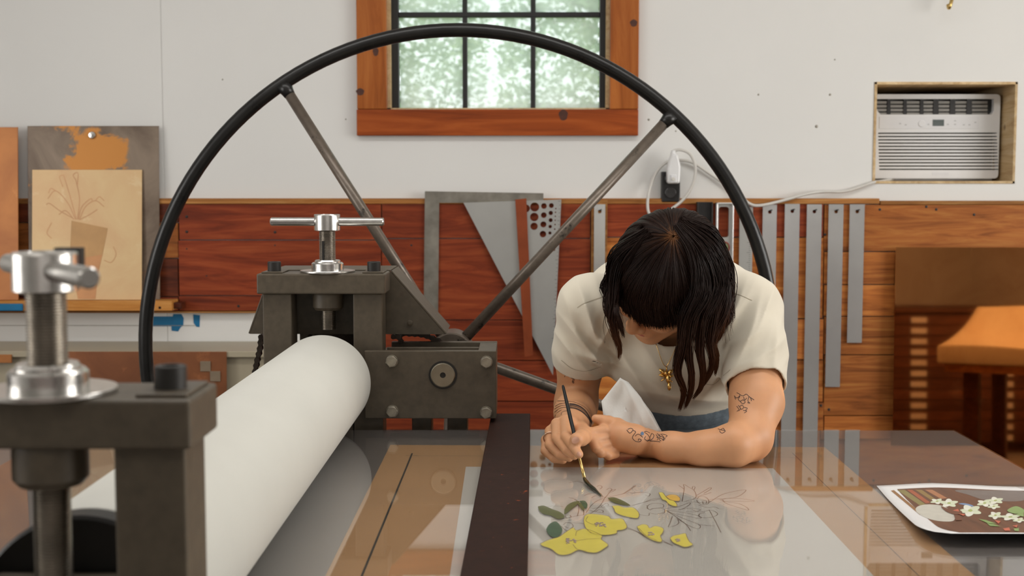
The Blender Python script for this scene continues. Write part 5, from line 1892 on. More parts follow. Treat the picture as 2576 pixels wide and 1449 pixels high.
# --- tattoos
C4 = lambda a, b: (1360 + a / 3.788, 840 + b / 3.788)
TATS = (
    # forearm scrollwork
    (    [(820, 915), (850, 945), (880, 915), (860, 900), (830, 910)], [(880, 920), (905, 935), (875, 985), (900, 1020), (940, 1028), (960, 1010), (935, 1000), (930, 1018)], [(900, 975), (930, 955), (975, 985)],
    [(990, 940), (1020, 960), (1040, 1000), (1010, 1020), (1060, 1005), (1080, 970), (1060, 950), (1040, 985)], [(1000, 975), (990, 1000), (1020, 1022)], [(1100, 960), (1120, 990), (1110, 1015)],
    [(1110, 950), (1140, 975), (1130, 1005), (1150, 1020)], [(1150, 960), (1175, 985), (1165, 1015), (1185, 1005)], [(1130, 960), (1160, 955), (1205, 970), (1190, 985)], [(1040, 1020), (1090, 1022), (1140, 1028)],
    [(1120, 970), (1155, 980), (1190, 1000)], [(1105, 985), (1140, 995), (1180, 1010)], [(985, 935), (1010, 930), (1040, 945)]),
    # little bird near the elbow
    (    [(1690, 905), (1720, 915), (1760, 925), (1735, 945), (1715, 940), (1705, 920)], [(1715, 915), (1740, 900), (1755, 920)]),
    # upper left arm
    (    [(1845, 590), (1870, 610), (1900, 595), (1885, 625), (1910, 650)], [(1870, 560), (1900, 580), (1880, 610)], [(1900, 580), (1930, 590), (1960, 575), (1990, 600), (2035, 630)], [(1985, 600), (1975, 640), (1995, 660), (1970, 655)],
    [(1935, 600), (1945, 630), (1965, 610)], [(1900, 640), (1925, 665), (1950, 650), (1930, 630), (1905, 640)], [(1870, 690), (1890, 720), (1870, 740)], [(1885, 680), (1905, 710), (1890, 735)], [(1900, 690), (1920, 680), (1935, 700), (1915, 720), (1900, 700)],
    [(1940, 700), (1970, 710), (1950, 730)], [(1930, 730), (1965, 735), (1940, 755)], [(1850, 600), (1860, 625)], [(2000, 605), (2010, 640)]),
    # right upper arm
    (    [(225, 345), (240, 380), (228, 410)], [(260, 350), (300, 385), (345, 405), (370, 440)], [(300, 460), (310, 430), (325, 410), (350, 395)], [(290, 420), (330, 425), (370, 415)], [(310, 470), (305, 455), (318, 458), (312, 470)], [(290, 390), (320, 430), (310, 455)]),
    # right forearm bands
    (    [(140, 690), (180, 668), (240, 660), (290, 670)], [(135, 715), (180, 690), (240, 680), (290, 690)], [(135, 745), (180, 712), (230, 700), (280, 705)], [(195, 775), (205, 745), (240, 735), (280, 735)], [(135, 790), (160, 750), (200, 725)],
    [(160, 640), (240, 640), (330, 655), (420, 700), (470, 760)]),
)
for tq in TATS:
    tt = MB()
    for q in tq:
        skin_stroke(tt, BV, q, 0.001, 0.0005, uv=C4)
    if tq is not TATS[-1]:
        if tt.v:
            tt.build('tattoo', 'tattoo', woman)
# solid band of the forearm tattoo
for k in range(7):
    o = k * 7
    skin_stroke(tt, BV, [(275, 665 + o), (330, 672 + o), (390, 700 + o), (440, 750 + o * 0.9), (485, 835 + o * 0.4)], 0.0026 if k not in (2, 4) else 0.0009, 0.0005, uv=C4)
tt.build('tattoo', 'tattoo', woman)
tb = MB()
skin_stroke(tb, BV, [(958, 945), (972, 940), (975, 955), (962, 958), (957, 946)], 0.003, 0.0006, uv=C4)
tb.build('tattoo_dot', 'tattoo_blue', woman)

# --- finger nails, ring, lips, lashes
for (na, nb, p, q, r) in ((660, 978, RF[0][2][0], RF[0][3][0], 0.0042), (618, 808, c5(690, 780, 2.100), c5(632, 800, 2.066) + Vector((-0.004, 0, -0.006)), 0.0068)):
    h = BV.ray_cast(CAM, ray(*CR5(na, nb)).normalized())
    if h[0] is not None:
        nrm = h[1] if h[1].dot(CAM - h[0]) > 0 else -h[1]
        dirv = (q - p).normalized()
        dirv = (dirv - nrm * dirv.dot(nrm)).normalized()
        sd = dirv.cross(nrm)
        m = MB()
        vs, fs = [], []
        for j in range(-3, 4):
            for i in range(-3, 4):
                a_, b_ = i / 3, j / 3
                k_ = max(abs(a_), abs(b_)) / max(1e-6, math.hypot(a_, b_))
                pt = h[0] + sd * (a_ * k_ * r * 0.82) + dirv * (b_ * k_ * r) + nrm * (0.0012 - 0.0014 * (a_ * k_) ** 2)
                vs.append(pt)
        for j in range(6):
            for i in range(6):
                fs.append((j * 7 + i, j * 7 + i + 1, j * 7 + i + 8, j * 7 + i + 7))
        m.add(vs, fs, True)
        m.build('finger_nail', 'nail', woman)
ra, rb = RF[2][0][0], RF[2][1][0]
rc = ra.lerp(rb, 0.5)
rd = (rb - ra).normalized()
ru = rd.orthogonal().normalized()
rw = rd.cross(ru)
ringp = [rc + (ru * math.cos(2 * math.pi * k / 32) + rw * math.sin(2 * math.pi * k / 32)) * 0.0118 for k in range(32)]
M['ring'] = plain('rose_gold_ring', (0.72, 0.50, 0.36), 0.18, 1.0, 0.1, 60)
MB().tube(ringp, 0.0013, 8, closed=True).build('ring', 'ring', woman)
LP = SDF(np.array(hl(0, 0.09, -0.078)) - 0.04, np.array(hl(0, 0.09, -0.078)) + 0.04, 0.0012, 0.01)
LP.ell(hl(0, 0.0943, -0.0735), (0.0185, 0.0057, 0.0046), HRn, 0.002)
LP.ell(hl(0, 0.0923, -0.083), (0.0155, 0.0057, 0.005), HRn, 0.002)
lp, lq = LP.mesh()
mesh_np('lips', lp, lq, 'lip', woman)
for s_ in (-1, 1):
    m = MB()
    m.tube([hl(s_ * (0.031 + 0.0135 * t), 0.0905 - 0.004 * t * t, -0.0205 + 0.003 * t * t) for t in np.linspace(-1, 1, 9)], 0.0011, 6)
    m.build('eyelash', 'lash', woman)

# --- hair: dark under-cap and strands combed from the crown
_m, _t, _o = nt('dark_brown_hair')
_at = N(_t, 'ShaderNodeAttribute')
_at.attribute_name = 'tip'
_hc = ramp(_t, _at.outputs['Fac'], [(0.0, srgb(112, 74, 44)), (0.035, srgb(66, 40, 25)), (0.1, srgb(34, 20, 15)), (0.45, srgb(28, 16, 12)), (0.75, srgb(46, 27, 19)), (1.0, srgb(90, 55, 34))])  # light brown roots at the whorl, with its warm highlight put into the colour
_b = bsdf(_t, _o, _hc, 0.45, spec=0.16)
M['hair'] = _m
hc = SDF(np.array(HCN) - 0.17, np.array(HCN) + 0.17, 0.004)
hc.ell(hl(0.004, -0.008, 0.022), (0.091, 0.100, 0.092), HRn, 0.02)
hc.ell(hl(0.0, -0.045, -0.03), (0.085, 0.06, 0.085), HRn, 0.03)
hc.ell(hl(0.0, 0.085, -0.07), (0.062, 0.062, 0.075), HRn, 0.02, 'sub')
hp_, hq_ = hc.mesh()

rs = np.random.RandomState(5)
NP = 30
HV = BVHTree.FromPolygons([tuple(p) for p in hp_], [tuple(q) for q in hq_.tolist()])
ALL, TIP, RAD = [], [], []
E = np.array([0.097, 0.108, 0.098])
Ec = np.array([0.004, -0.008, 0.022])
CROWN = (0.22, -0.05)                    # the whorl lies a little to image right of the head's axis
for i in range(6200):
    az = rs.uniform(-math.pi, math.pi)           # 0: towards the face, +: image right
    jit = rs.normal(0, 0.06)
    lay = 1.0 + rs.uniform(-0.05, 0.025)
    aa = abs(az)
    fringe = -0.95 < az < 1.25
    th0 = abs(rs.normal(0.0, 0.2)) + 0.02 if rs.rand() < 0.7 else rs.uniform(0.1, 0.9)
    if fringe:
        thm = 1.62 + rs.normal(0, 0.03)
        hang = 0.040 + rs.uniform(-0.010, 0.008) - 0.012 * max(0, -az)
    elif aa < 1.75:
        thm = 1.66 + rs.normal(0, 0.05)
        hang = rs.uniform(0.03, 0.07)
    else:
        thm = 1.95 + rs.normal(0, 0.08)
        hang = rs.uniform(0.05, 0.12)
    n1 = 19
    pts = []
    tuft = 0.05 * math.sin(az * 31.0)
    for k in range(n1):
        t = k / (n1 - 1)
        th = th0 + (thm - th0) * t
        a2 = az + (jit + tuft) * t * t + 0.04 * math.sin(3 * az)
        l = lay + 0.010 * math.sin(az * 23 + t * 2)
        sh = max(0.0, 1 - th / 1.35)
        r_ = (math.sin(th) * math.sin(a2) + CROWN[0] * sh) * E[0] * l + Ec[0]
        f_ = (math.sin(th) * math.cos(a2) + CROWN[1] * sh) * E[1] * l + Ec[1]
        u_ = math.cos(th) * E[2] * l + Ec[2]
        if th < 1.35:
            # keep to the rounded scalp although the whorl is shifted
            q_ = math.sqrt(((r_ - Ec[0]) / E[0]) ** 2 + ((f_ - Ec[1]) / E[1]) ** 2 + ((u_ - Ec[2]) / E[2]) ** 2)
            r_, f_, u_ = Ec[0] + (r_ - Ec[0]) * l / q_, Ec[1] + (f_ - Ec[1]) * l / q_, Ec[2] + (u_ - Ec[2]) * l / q_
        if u_ < Ec[2]:
            w_ = 0.6 if fringe else 0.9
            r_ = r_ * (1 - w_) + (math.sin(a2) * E[0] * l + Ec[0]) * w_
            f_ = f_ * (1 - w_) + (math.cos(a2) * E[1] * l + Ec[1]) * w_
        pts.append(hl(r_, f_, u_))
    v = (pts[-1] - pts[-2]).normalized()
    nf = NP - n1
    st = hang / nf
    gw = 0.06 if fringe else (0.25 if aa < 1.75 else 0.12)
    p = pts[-1].copy()
    for k in range(nf):
        tgt = Vector((0, 0, -1)) if aa < 1.75 else Vector((0.2 * math.copysign(1, az), 0.6, -0.6)).normalized()
        if fringe:
            tgt = (hl(0, 0.0, -1) - HCN).normalized() * 0.8 + Vector((0, 0, -1)) * 0.2
        v = (v * (1 - gw) + tgt * gw).normalized()
        p = p + v * st
        pts.append(p.copy())
    ALL.append([tuple(q) for q in pts])
    TIP.append(np.linspace(0.0 if th0 < 0.09 else 0.1, 0.5, NP))
    RAD.append(rs.uniform(0.0004, 0.0009))


def on_head(u, v, off=0.010):
    h = HV.ray_cast(CAM, ray(u, v).normalized())
    if h[0] is None:
        return None
    return h[0] + h[1] * off * (1 if h[1].dot(ray(u, v)) < 0 else -1)


def lock(head, free, n, r0=0.012, r1=0.0035, tip=1.0, wave=0.004, lenj=0.07):
    """a lock of strands: head = pixels lying on the scalp, free = pixels with depth where it hangs"""
    g = [q for q in (on_head(*h) for h in head) if q is not None] + [at(*f) for f in free]
    G = np.array([tuple(p) for p in spline(g, 9)])
    dd = np.concatenate([[0], np.cumsum(np.linalg.norm(np.diff(G, axis=0), axis=1))])
    for _ in range(n):
        tmax = dd[-1] * (1 - abs(rs.normal(0, lenj)))
        t = np.linspace(0, tmax, NP)
        C = np.stack([np.interp(t, dd, G[:, k]) for k in range(3)], 1)
        o = rs.normal(0, 0.55, 3)
        o2 = rs.normal(0, 0.25, 3)
        f = np.linspace(0, 1, NP)[:, None]
        rr_ = r0 * np.minimum(1, 0.35 + f * 2.2) * (1 - f) + r1 * f
        ph = rs.uniform(0, 0.9)
        wv = wave * f * np.sin(f * 13 + ph)
        C = C + o[None] * rr_ + o2[None] * rr_ * np.sin(f * 5) + np.concatenate([wv, wv * 0.4, wv * 0], 1)
        ALL.append(C)
        TIP.append(np.linspace(0.1, tip, NP))
        RAD.append(rs.uniform(0.0004, 0.0009))


# image right: long front locks
lock([(1700, 580), (1735, 640), (1745, 720)], [(1722, 800, 2.20), (1712, 870, 2.235), (1706, 930, 2.27), (1722, 985, 2.30), (1704, 1034, 2.33)], 330, 0.012, 0.002)
lock([(1705, 578), (1745, 640), (1765, 720)], [(1738, 800, 2.205), (1730, 880, 2.245), (1744, 940, 2.28), (1738, 985, 2.30), (1718, 1030, 2.33)], 300, 0.012, 0.002)
lock([(1712, 580), (1762, 640), (1785, 720)], [(1764, 800, 2.22), (1760, 870, 2.25), (1772, 930, 2.28), (1762, 975, 2.30), (1738, 1004, 2.32)], 320, 0.014, 0.002)
lock([(1715, 575), (1775, 630), (1800, 700)], [(1792, 780, 2.235), (1784, 850, 2.255), (1796, 910, 2.28), (1776, 955, 2.295), (1750, 985, 2.31)], 300, 0.014, 0.002)
lock([(1720, 570), (1785, 620)], [(1822, 700, 2.27), (1818, 780, 2.26), (1800, 840, 2.265), (1802, 900, 2.28), (1794, 945, 2.295)], 280, 0.013, 0.002, wave=0.006)
lock([(1715, 565), (1775, 600)], [(1828, 680, 2.30), (1836, 760, 2.285), (1820, 820, 2.28), (1806, 850, 2.285), (1782, 878, 2.29)], 260, 0.012, 0.002, wave=0.006)
lock([(1715, 560), (1780, 595)], [(1826, 660, 2.33), (1838, 730, 2.32), (1842, 790, 2.30), (1826, 815, 2.295), (1800, 832, 2.29)], 160, 0.010, 0.002, 0.8, wave=0.006)
# image left: short strands beside the face
lock([(1640, 600), (1575, 655), (1545, 720)], [(1538, 780, 2.235), (1548, 830, 2.25), (1558, 872, 2.265), (1552, 905, 2.28)], 170, 0.010, 0.003)
lock([(1630, 590), (1560, 650)], [(1534, 720, 2.28), (1532, 770, 2.27), (1545, 815, 2.27), (1548, 850, 2.275)], 190, 0.011, 0.004, 0.8)
lock([(1630, 600), (1590, 660), (1565, 730)], [(1556, 780, 2.215), (1562, 820, 2.225), (1566, 850, 2.235)], 120, 0.007, 0.002, 0.7)
lock([(1620, 580), (1555, 640)], [(1528, 700, 2.30), (1521, 735, 2.30), (1532, 760, 2.30)], 60, 0.008, 0.004, 0.5)
# flyaways
for k in range(46):
    a_ = rs.uniform(0, 1)
    u0, v0 = (1700 + 110 * rs.rand(), 590 + 60 * rs.rand()) if k % 3 else (1560 + 60 * rs.rand(), 620 + 60 * rs.rand())
    sx_ = 1 if u0 > 1680 else -1
    e_ = (1838 if sx_ > 0 else 1528) + sx_ * rs.uniform(-12, 9)
    lock([(u0, v0)], [(e_, 720 + rs.uniform(-40, 60), 2.28), (e_ - sx_ * rs.uniform(-4, 30), 800 + rs.uniform(-20, 70), 2.28)], 1, 0.002, 0.002, 0.9, 0.004)
strands = np.array([np.asarray(q, float) for q in ALL])
tips = np.array(TIP)
rad0 = np.array(RAD)
NS = len(strands)
# tubes with three sides
d = np.gradient(strands, axis=1)
d /= np.linalg.norm(d, axis=2, keepdims=True) + 1e-9
ref = np.array([0.31, 0.77, 0.55])
u_ = np.cross(d, ref)
u_ /= np.linalg.norm(u_, axis=2, keepdims=True) + 1e-9
w_ = np.cross(d, u_)
taper = np.concatenate([np.ones(NP - 8), np.linspace(1, 0.25, 8)])
rr = rad0[:, None] * taper[None]
V = np.zeros((NS, NP, 3, 3))
for k in range(3):
    a_ = 2 * math.pi * k / 3
    V[:, :, k] = strands + (u_ * math.cos(a_) + w_ * math.sin(a_)) * rr[..., None]
base = np.arange(NS)[:, None, None] * NP * 3 + np.arange(NP - 1)[None, :, None] * 3
kk = np.arange(3)[None, None, :]
k2 = (kk + 1) % 3
Q = np.stack([base + kk, base + k2, base + 3 + k2, base + 3 + kk], -1).reshape(-1, 4)
off = NS * NP * 3
allv = np.concatenate([V.reshape(-1, 3), hp_])
allq = np.concatenate([Q, hq_ + off])
hair_o = mesh_np('hair', allv, allq, 'hair', woman, label='dark brown hair with a fringe and long front locks')
att = hair_o.data.attributes.new('tip', 'FLOAT', 'POINT')
tv = np.concatenate([np.repeat(tips.reshape(-1), 3), np.full(len(hp_), 0.4)])
att.data.foreach_set('value', tv.astype(np.float32))

# --- necklace
nk = thing('necklace', at(1672, 935, 2.33), 'thin gold chain necklace with an insect pendant', 'necklace')


def shirt_pt(u, v, off=0.002):
    h = drape(SVT, u, v, off)
    return h[0] if h else at(u, v, 2.34)


for q in ([(1650, 866), (1660, 895), (1668, 915), (1675, 922)], [(1706, 858), (1695, 885), (1684, 908), (1676, 922)]):
    MB().tube(spline([shirt_pt(*w) for w in q], 5), 0.0006, 6).build('chain', 'gold', nk)
pd = shirt_pt(1674, 935, 0.005)
kx = pd.y / F
pm = MB()
pm.sphere(pd + Vector((0.004, 0, -0.012 * 1)), 0.006, 12, 8, (0.75, 0.7, 1.5))
pm.sphere(pd + Vector((0.006, -0.001, -0.026)), 0.0045, 12, 8, (0.8, 0.7, 1.8))
pm.sphere(pd + Vector((0.0, 0, -0.001)), 0.0048, 12, 8)
pm.tube([pd + Vector((0.0005, 0, 0.004)), pd + Vector((0.001, 0, 0.011))], 0.0012, 8)
for a_, b_, c_ in ((-0.013, 0.007, 0.0042), (-0.014, -0.004, 0.0034), (0.013, 0.006, 0.0042), (0.014, -0.006, 0.0034), (-0.010, -0.016, 0.0016), (0.012, -0.018, 0.0016)):
    pm.tube([pd + Vector((0.002, 0, -0.006)), pd + Vector((a_ * 0.6, -0.001, b_ * 0.7 - 0.002)), pd + Vector((a_, -0.001, b_))], [0.0012, c_, 0.0008], 8)
pm.build('pendant', 'gold', nk)

# --- brush
bt, bs = at(1416, 970, 2.175), c5(725, 1272, 2.005)
bs.z = max(bs.z, ZTOP + 0.02)
bs = at(1470, 1203, 2.03)
br = thing('paint_brush', on_z(1478, 1216, ZTOP), 'thin black-handled paint brush held over the painted flowers', 'brush')
dirb = (bs - bt)
MB().tube([bt, bt + dirb * 0.02, bt + dirb * 0.35, bt + dirb * 0.55, bt + dirb * 0.74], [0.0018, 0.0026, 0.0034, 0.0031, 0.0022], 12).build('handle', plain('black_lacquer', (0.008, 0.008, 0.008), 0.45, spec=0.25), br)
MB().tube([bt + dirb * 0.74, bt + dirb * 0.80, bt + dirb * 0.9, bt + dirb], [0.0024, 0.0027, 0.0029, 0.0026], 14).build('ferrule', 'brass', br)
tipp = [bs, at(1474, 1211, 2.016), on_z(1484, 1222, ZTOP + 0.004), on_z(1497, 1232, ZTOP + 0.002), on_z(1511, 1246, ZTOP + 0.001)]
tp = spline(tipp, 5)
MB().tube(tp, list(np.interp(np.linspace(0, 1, len(tp)), [0, .3, .7, 1], [0.0026, 0.0036, 0.003, 0.0006])), 12).build('bristles', plain('wet_green_black_bristles', srgb(36, 38, 22), 0.2), br)

# --- paper towel in the fist
tw = MB()
for k, (pts_, y) in enumerate((([(1560, 950), (1513, 1010), (1518, 1048), (1545, 1085), (1600, 1100), (1664, 1088), (1612, 1000), (1580, 962)], 2.262), ([(1572, 966), (1560, 1000), (1590, 1060), (1668, 1092), (1640, 1040), (1600, 985)], 2.275))):
    cx_ = sum(p[0] for p in pts_) / len(pts_)
    cy_ = sum(p[1] for p in pts_) / len(pts_)
    grid = []
    nR, nA = 9, 40
    loop = [(pts_[i][0] + (pts_[(i + 1) % len(pts_)][0] - pts_[i][0]) * j / 6, pts_[i][1] + (pts_[(i + 1) % len(pts_)][1] - pts_[i][1]) * j / 6) for i in range(len(pts_)) for j in range(6)]
    nA = len(loop)
    vs = []
    for j in range(nR + 1):
        f = j / nR
        for a_, b_ in loop:
            u, v = cx_ + (a_ - cx_) * f, cy_ + (b_ - cy_) * f
            yy = y + 0.003 * math.sin((u - v) * 0.05 + k) + 0.0018 * math.sin(u * 0.11 + v * 0.05) - 0.006 * math.exp(-((u - 1590 - (v - 1000) * 0.45) / 9.0) ** 2) + 0.05 * ((1020 - v) / 100) * 0.35
            vs.append(at(u, v, yy))
    fs = []
    for j in range(nR):
        for i in range(nA):
            l = (i + 1) % nA
            fs.append((j * nA + i, j * nA + l, (j + 1) * nA + l, (j + 1) * nA + i))
    tw.add(vs, fs, True)
two = tag(tw.build('paper_towel', 'towel'), 'crumpled white paper towel held in the resting fist', 'towel')
sd_ = two.modifiers.new('solid', 'SOLIDIFY')
sd_.thickness = 0.0012

# ------------------------------------------------------------------ the part of the workshop that the copper sheet mirrors
M['felt'] = plain('cream_felt', srgb(232, 216, 178), 0.9, var=0.03, scale=10, bmp=0.2)
M['dark_wood'] = wood('dark_cabinet_wood', srgb(60, 34, 22), srgb(84, 50, 32), srgb(104, 64, 40), 0.5)
_a = math.radians(30)
E1, E2, O0 = Vector((math.cos(_a), math.sin(_a), 0)), Vector((math.sin(_a), -math.cos(_a), 0)), Vector((1.97, 1.68, 0))


def tb(p, q, z):
    r = O0 + E1 * p + E2 * q
    return (r.x, r.y, z)


def tbox(p0, p1, q0, q1, z0, z1):
    c = [(p0, q0), (p0, q1), (p1, q1), (p1, q0)]
    return MB().hexa([tb(p, q, z0) for p, q in c] + [tb(p, q, z1) for p, q in c])


wt = thing('work_table', tb(0.8, 0.5, 0), 'wooden work table right of the press, mirrored in the copper sheet', 'table')
tbox(0.03, 1.5, 0.03, 1.0, 0.70, 0.74).build('table_top', 'ledge', wt, 0.003)
for p in (0.1, 1.38):
    for q in (0.1, 0.88):
        tbox(p, p + 0.07, q, q + 0.07, 0, 0.70).build('leg', 'dark_wood', wt, 0.003)
fb = MB()
nx_, ny_ = 40, 16
gv = []
for j in range(ny_ + 1):
    for i in range(nx_ + 1):
        p, q = 1.5 * i / nx_, 1.0 - 1.0 * j / ny_
        z = 0.825 + 0.16 * q * q + 0.006 * math.sin(p * 9 + q * 5)
        gv.append(tb(p, q, z))
n_ = len(gv)
gv += [(a, b, 0.7405) for a, b, c in gv]
fs = []
w_ = nx_ + 1
for j in range(ny_):
    for i in range(nx_):
        a = j * w_ + i
        fs.append((a, a + 1, a + w_ + 1, a + w_))
        fs.append((n_ + a, n_ + a + w_, n_ + a + w_ + 1, n_ + a + 1))
for i in range(nx_):
    fs.append((i, n_ + i, n_ + i + 1, i + 1))
    a = ny_ * w_ + i
    fs.append((a, a + 1, n_ + a + 1, n_ + a))
for j in range(ny_):
    a = j * w_
    fs.append((a, a + w_, n_ + a + w_, n_ + a))
    a = j * w_ + nx_
    fs.append((a, n_ + a, n_ + a + w_, a + w_))
fb.add(gv, fs, True)
tag(fb.build('felt_blanket', 'felt', bevel=0.01), 'thick cream felt blanket heaped on the work table, mirrored in the copper', 'blanket')
ff = thing('flat_file', (2.85, -0.7, 0), 'dark wooden flat file cabinet behind the work table, mirrored in the copper', 'cabinet')
MB().box(2.25, 3.45, -1.1, -0.42, 0.06, 0.9).build('carcass', 'dark_wood', ff, 0.003)
MB().box(2.22, 3.48, -1.12, -0.38, 0.9, 0.925).build('top', 'dark_wood', ff, 0.003)
MB().box(2.29, 3.41, -1.06, -0.46, 0.0, 0.06).build('plinth', 'dark_wood', ff)
for k in range(12):
    z = 0.075 + k * 0.068
    dw = MB().box(2.28, 3.42, -0.42, -0.405, z, z + 0.062).build('drawer', 'dark_wood', ff, 0.002)
    for x in (2.55, 3.1):
        MB().box(x - 0.05, x + 0.05, -0.405, -0.398, z + 0.012, z + 0.046).build('label_holder', 'paper', dw, 0.001)

# ------------------------------------------------------------------ colour print lying at the right, its near edge curling up
def print_surf(s, t):
    """s: 0 left .. 1 right, t: 0 far .. 1 near"""
    xl = 0.580 - 0.03 * t
    x = xl + 0.36 * s
    y = 2.0 - 0.335 * t
    z = ZX1 + 0.0012 + 0.019 * max(0.0, t - 0.15) ** 1.5 + 0.004 * math.sin(s * 6.0 + 0.6) * (1 - t) * min(1, s * 4) + 0.004 * (1 - t) * s
    return Vector((x, y, z))


PC = 0.022          # rounded curl of the near left corner
prn = MB()
ns, nt2 = 28, 28
gv = []
for j in range(nt2 + 1):
    for i in range(ns + 1):
        s_, t_ = i / ns, j / nt2
        if t_ > 0.8:                         # the near left corner is rounded off by its curl
            s_ = max(s_, 0.10 * (1 - math.sqrt(max(0, 1 - ((t_ - 0.8) / 0.2) ** 2))))
        gv.append(print_surf(s_, t_))
w_ = ns + 1
prn.add(gv, [(j * w_ + i, (j + 1) * w_ + i, (j + 1) * w_ + i + 1, j * w_ + i + 1) for j in range(nt2) for i in range(ns)], True)
pq = [tuple(f) for f in prn.f]
PV = BVHTree.FromPolygons([tuple(p) for p in prn.v], pq)
pr_o = tag(prn.build('photo_print', 'photo_white'), 'white-bordered colour print of white flowers curling on the bed', 'print')
so_ = pr_o.modifiers.new('solid', 'SOLIDIFY')
so_.thickness = 0.0004
so_.offset = -1.0
C7 = lambda a, b: (1900 + a / 3.725, 1060 + b / 3.725)
_pk = [0]


def printed(name, col, poly, sub=5):
    """flat printed patch: an outline in picture pixels laid on the print"""
    _pk[0] += 1
    off = 0.00012 + _pk[0] * 0.000012
    m = MB()
    n0 = len(poly)
    loop = []
    for i in range(n0):
        if len(poly) <= 4:
            a, b = poly[i], poly[(i + 1) % n0]
            loop += [(a[0] + (b[0] - a[0]) * k / sub, a[1] + (b[1] - a[1]) * k / sub) for k in range(sub)]
        else:                                # rounded outline
            a, b, c, d = (Vector(poly[(i + k) % n0] + (0,)) for k in (-1, 0, 1, 2))
            for k in range(sub):
                t = k / sub
                w = 0.5 * ((2 * b) + (c - a) * t + (2 * a - 5 * b + 4 * c - d) * t * t + (3 * b - a - 3 * c + d) * t ** 3)
                loop.append((w.x, w.y))
    # fill with a fan of rings so that it follows the curl
    cx_, cy_ = sum(p[0] for p in loop) / len(loop), sum(p[1] for p in loop) / len(loop)
    R, n = 6, len(loop)
    vs, ok = [], True
    for j in range(R + 1):
        f = j / R
        for a, b in loop:
            h = PV.ray_cast(CAM, ray(*C7(cx_ + (a - cx_) * f, cy_ + (b - cy_) * f)).normalized())
            if h[0] is None:
                ok = False
                vs.append(None)
            else:
                nn = h[1] if h[1].z > 0 else -h[1]
                vs.append(h[0] + nn * off)
    fs = [(j * n + i, j * n + (i + 1) % n, (j + 1) * n + (i + 1) % n, (j + 1) * n + i) for j in range(R) for i in range(n)]
    fs = [f for f in fs if all(vs[k] is not None for k in f)]
    vs = [v if v is not None else Vector((0.7, 1.8, BED + 0.01)) for v in vs]
    m.add(vs, fs, True)
    key = 'print_' + '_'.join(str(c) for c in col)
    if key not in M:
        M[key] = plain(key, srgb(*col), 0.3, var=0.08, scale=60, bmp=0)
    return m.build(name, key, pr_o)


def grid_patch(s0, s1, t0, t1, col, name):
    """rectangular printed area in print coordinates"""
    m = MB()
    vs = []
    n_ = 24
    for j in range(n_ + 1):
        for i in range(n_ + 1):
            t_ = t0 + (t1 - t0) * j / n_
            s_ = s0 + (s1 - s0) * i / n_
            if t_ > 0.84:
                s_ = max(s_, 0.075 + 0.10 * (1 - math.sqrt(max(0, 1 - ((t_ - 0.84) / 0.16) ** 2))))
            p = print_surf(s_, t_)
            p.z += 0.0001
            vs.append(p)
    m.add(vs, [(j * (n_ + 1) + i, (j + 1) * (n_ + 1) + i, (j + 1) * (n_ + 1) + i + 1, j * (n_ + 1) + i + 1) for j in range(n_) for i in range(n_)], True)
    return m.build(name, plain('printed_brown_wood', srgb(104, 68, 48), 0.3, var=0.3, scale=9, bmp=0, stretch=(8, 1, 1)), pr_o)


grid_patch(0.075, 0.94, 0.085, 0.985, None, 'printed_background')
for col, q in (((150, 110, 70), [(1270, 650), (1300, 645), (1560, 860), (1545, 880)]), ((140, 130, 80), [(1330, 645), (1400, 642), (1600, 780), (1560, 800)]), ((168, 92, 62), [(1420, 642), (1470, 642), (1640, 760), (1600, 770)]),
               ((146, 120, 70), [(1500, 642), (1560, 642), (1690, 730), (1650, 740)]), ((176, 120, 84), [(1590, 642), (1660, 642), (1800, 720), (1740, 728)]), ((120, 112, 108), [(1880, 645), (2300, 650), (2518, 660), (2518, 740), (2330, 750), (2140, 735), (2000, 690)])):
    printed('printed_stripe' if col[0] > 125 else 'printed_cloth', col, q)
printed('printed_vase', (206, 204, 192), [(1502, 830), (1520, 800), (1580, 782), (1660, 780), (1760, 795), (1840, 840), (1870, 890), (1860, 930), (1800, 940), (1700, 932), (1600, 905), (1530, 865)])
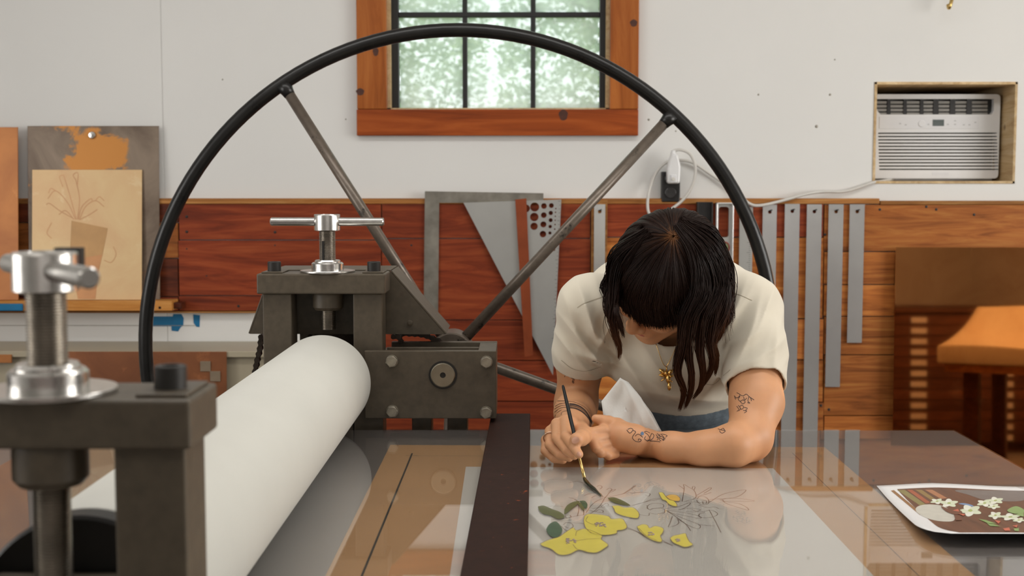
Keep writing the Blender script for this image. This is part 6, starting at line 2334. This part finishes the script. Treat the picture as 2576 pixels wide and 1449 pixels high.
printed('printed_blue_trim', (120, 150, 190), [(1905, 772), (1960, 768), (2030, 785), (2040, 800), (1960, 785)])
for cx_, cy_, rx_, ry_, ph_ in ((1705, 750, 66, 26, 0.2), (1815, 768, 86, 40, 0.9), (2015, 838, 108, 54, 0.5), (2150, 768, 78, 34, 0.1), (2250, 745, 78, 34, 0.7), (2235, 800, 60, 26, 0.3), (2250, 885, 66, 36, 0.4), (2390, 900, 96, 34, 0.8), (2470, 930, 60, 24, 0.2)):
    for k in range(5):
        an = ph_ + 2 * math.pi * k / 5
        px_, py_ = cx_ + rx_ * 0.55 * math.cos(an), cy_ + ry_ * 0.55 * math.sin(an)
        el = []
        for i in range(10):
            t = 2 * math.pi * i / 10
            dx_, dy_ = 0.5 * math.cos(t), 0.36 * math.sin(t) * (1 - 0.25 * math.cos(t))
            el.append((px_ + rx_ * (dx_ * math.cos(an) - dy_ * math.sin(an)), py_ + ry_ * (dx_ * math.sin(an) + dy_ * math.cos(an))))
        printed('printed_petal', (232, 234, 220) if k % 2 else (216, 224, 196), el, 2)
    printed('printed_stamen', (170, 184, 110), circ(cx_, cy_, rx_ * 0.2, 10, ry_ * 0.22), 2)
for q in ([(2360, 840), (2440, 800), (2515, 830), (2515, 860), (2430, 870)], [(2440, 880), (2515, 850), (2515, 900)],
          [(2170, 960), (2240, 970), (2300, 990), (2200, 985)], [(2420, 1010), (2470, 1005), (2470, 1035), (2430, 1030)], [(2090, 920), (2160, 930), (2260, 965), (2180, 960)]):
    printed('printed_leaf', (138, 168, 104), q)
for q in ([(1740, 800), (1800, 820), (1900, 830), (1940, 860), (1880, 880), (1790, 850)], [(1860, 880), (1920, 885), (1940, 930), (1880, 935)]):
    printed('printed_stem', (110, 70, 50), q)
for q in ([(1850, 840), (1900, 825), (1910, 850)], [(2240, 930), (2300, 940), (2280, 965)], [(2320, 1010), (2380, 1000), (2390, 1030), (2340, 1030)], [(2410, 985), (2460, 975), (2450, 1000)], [(1905, 870), (1970, 875), (1950, 890)]):
    printed('printed_bud', (206, 110, 86), q)
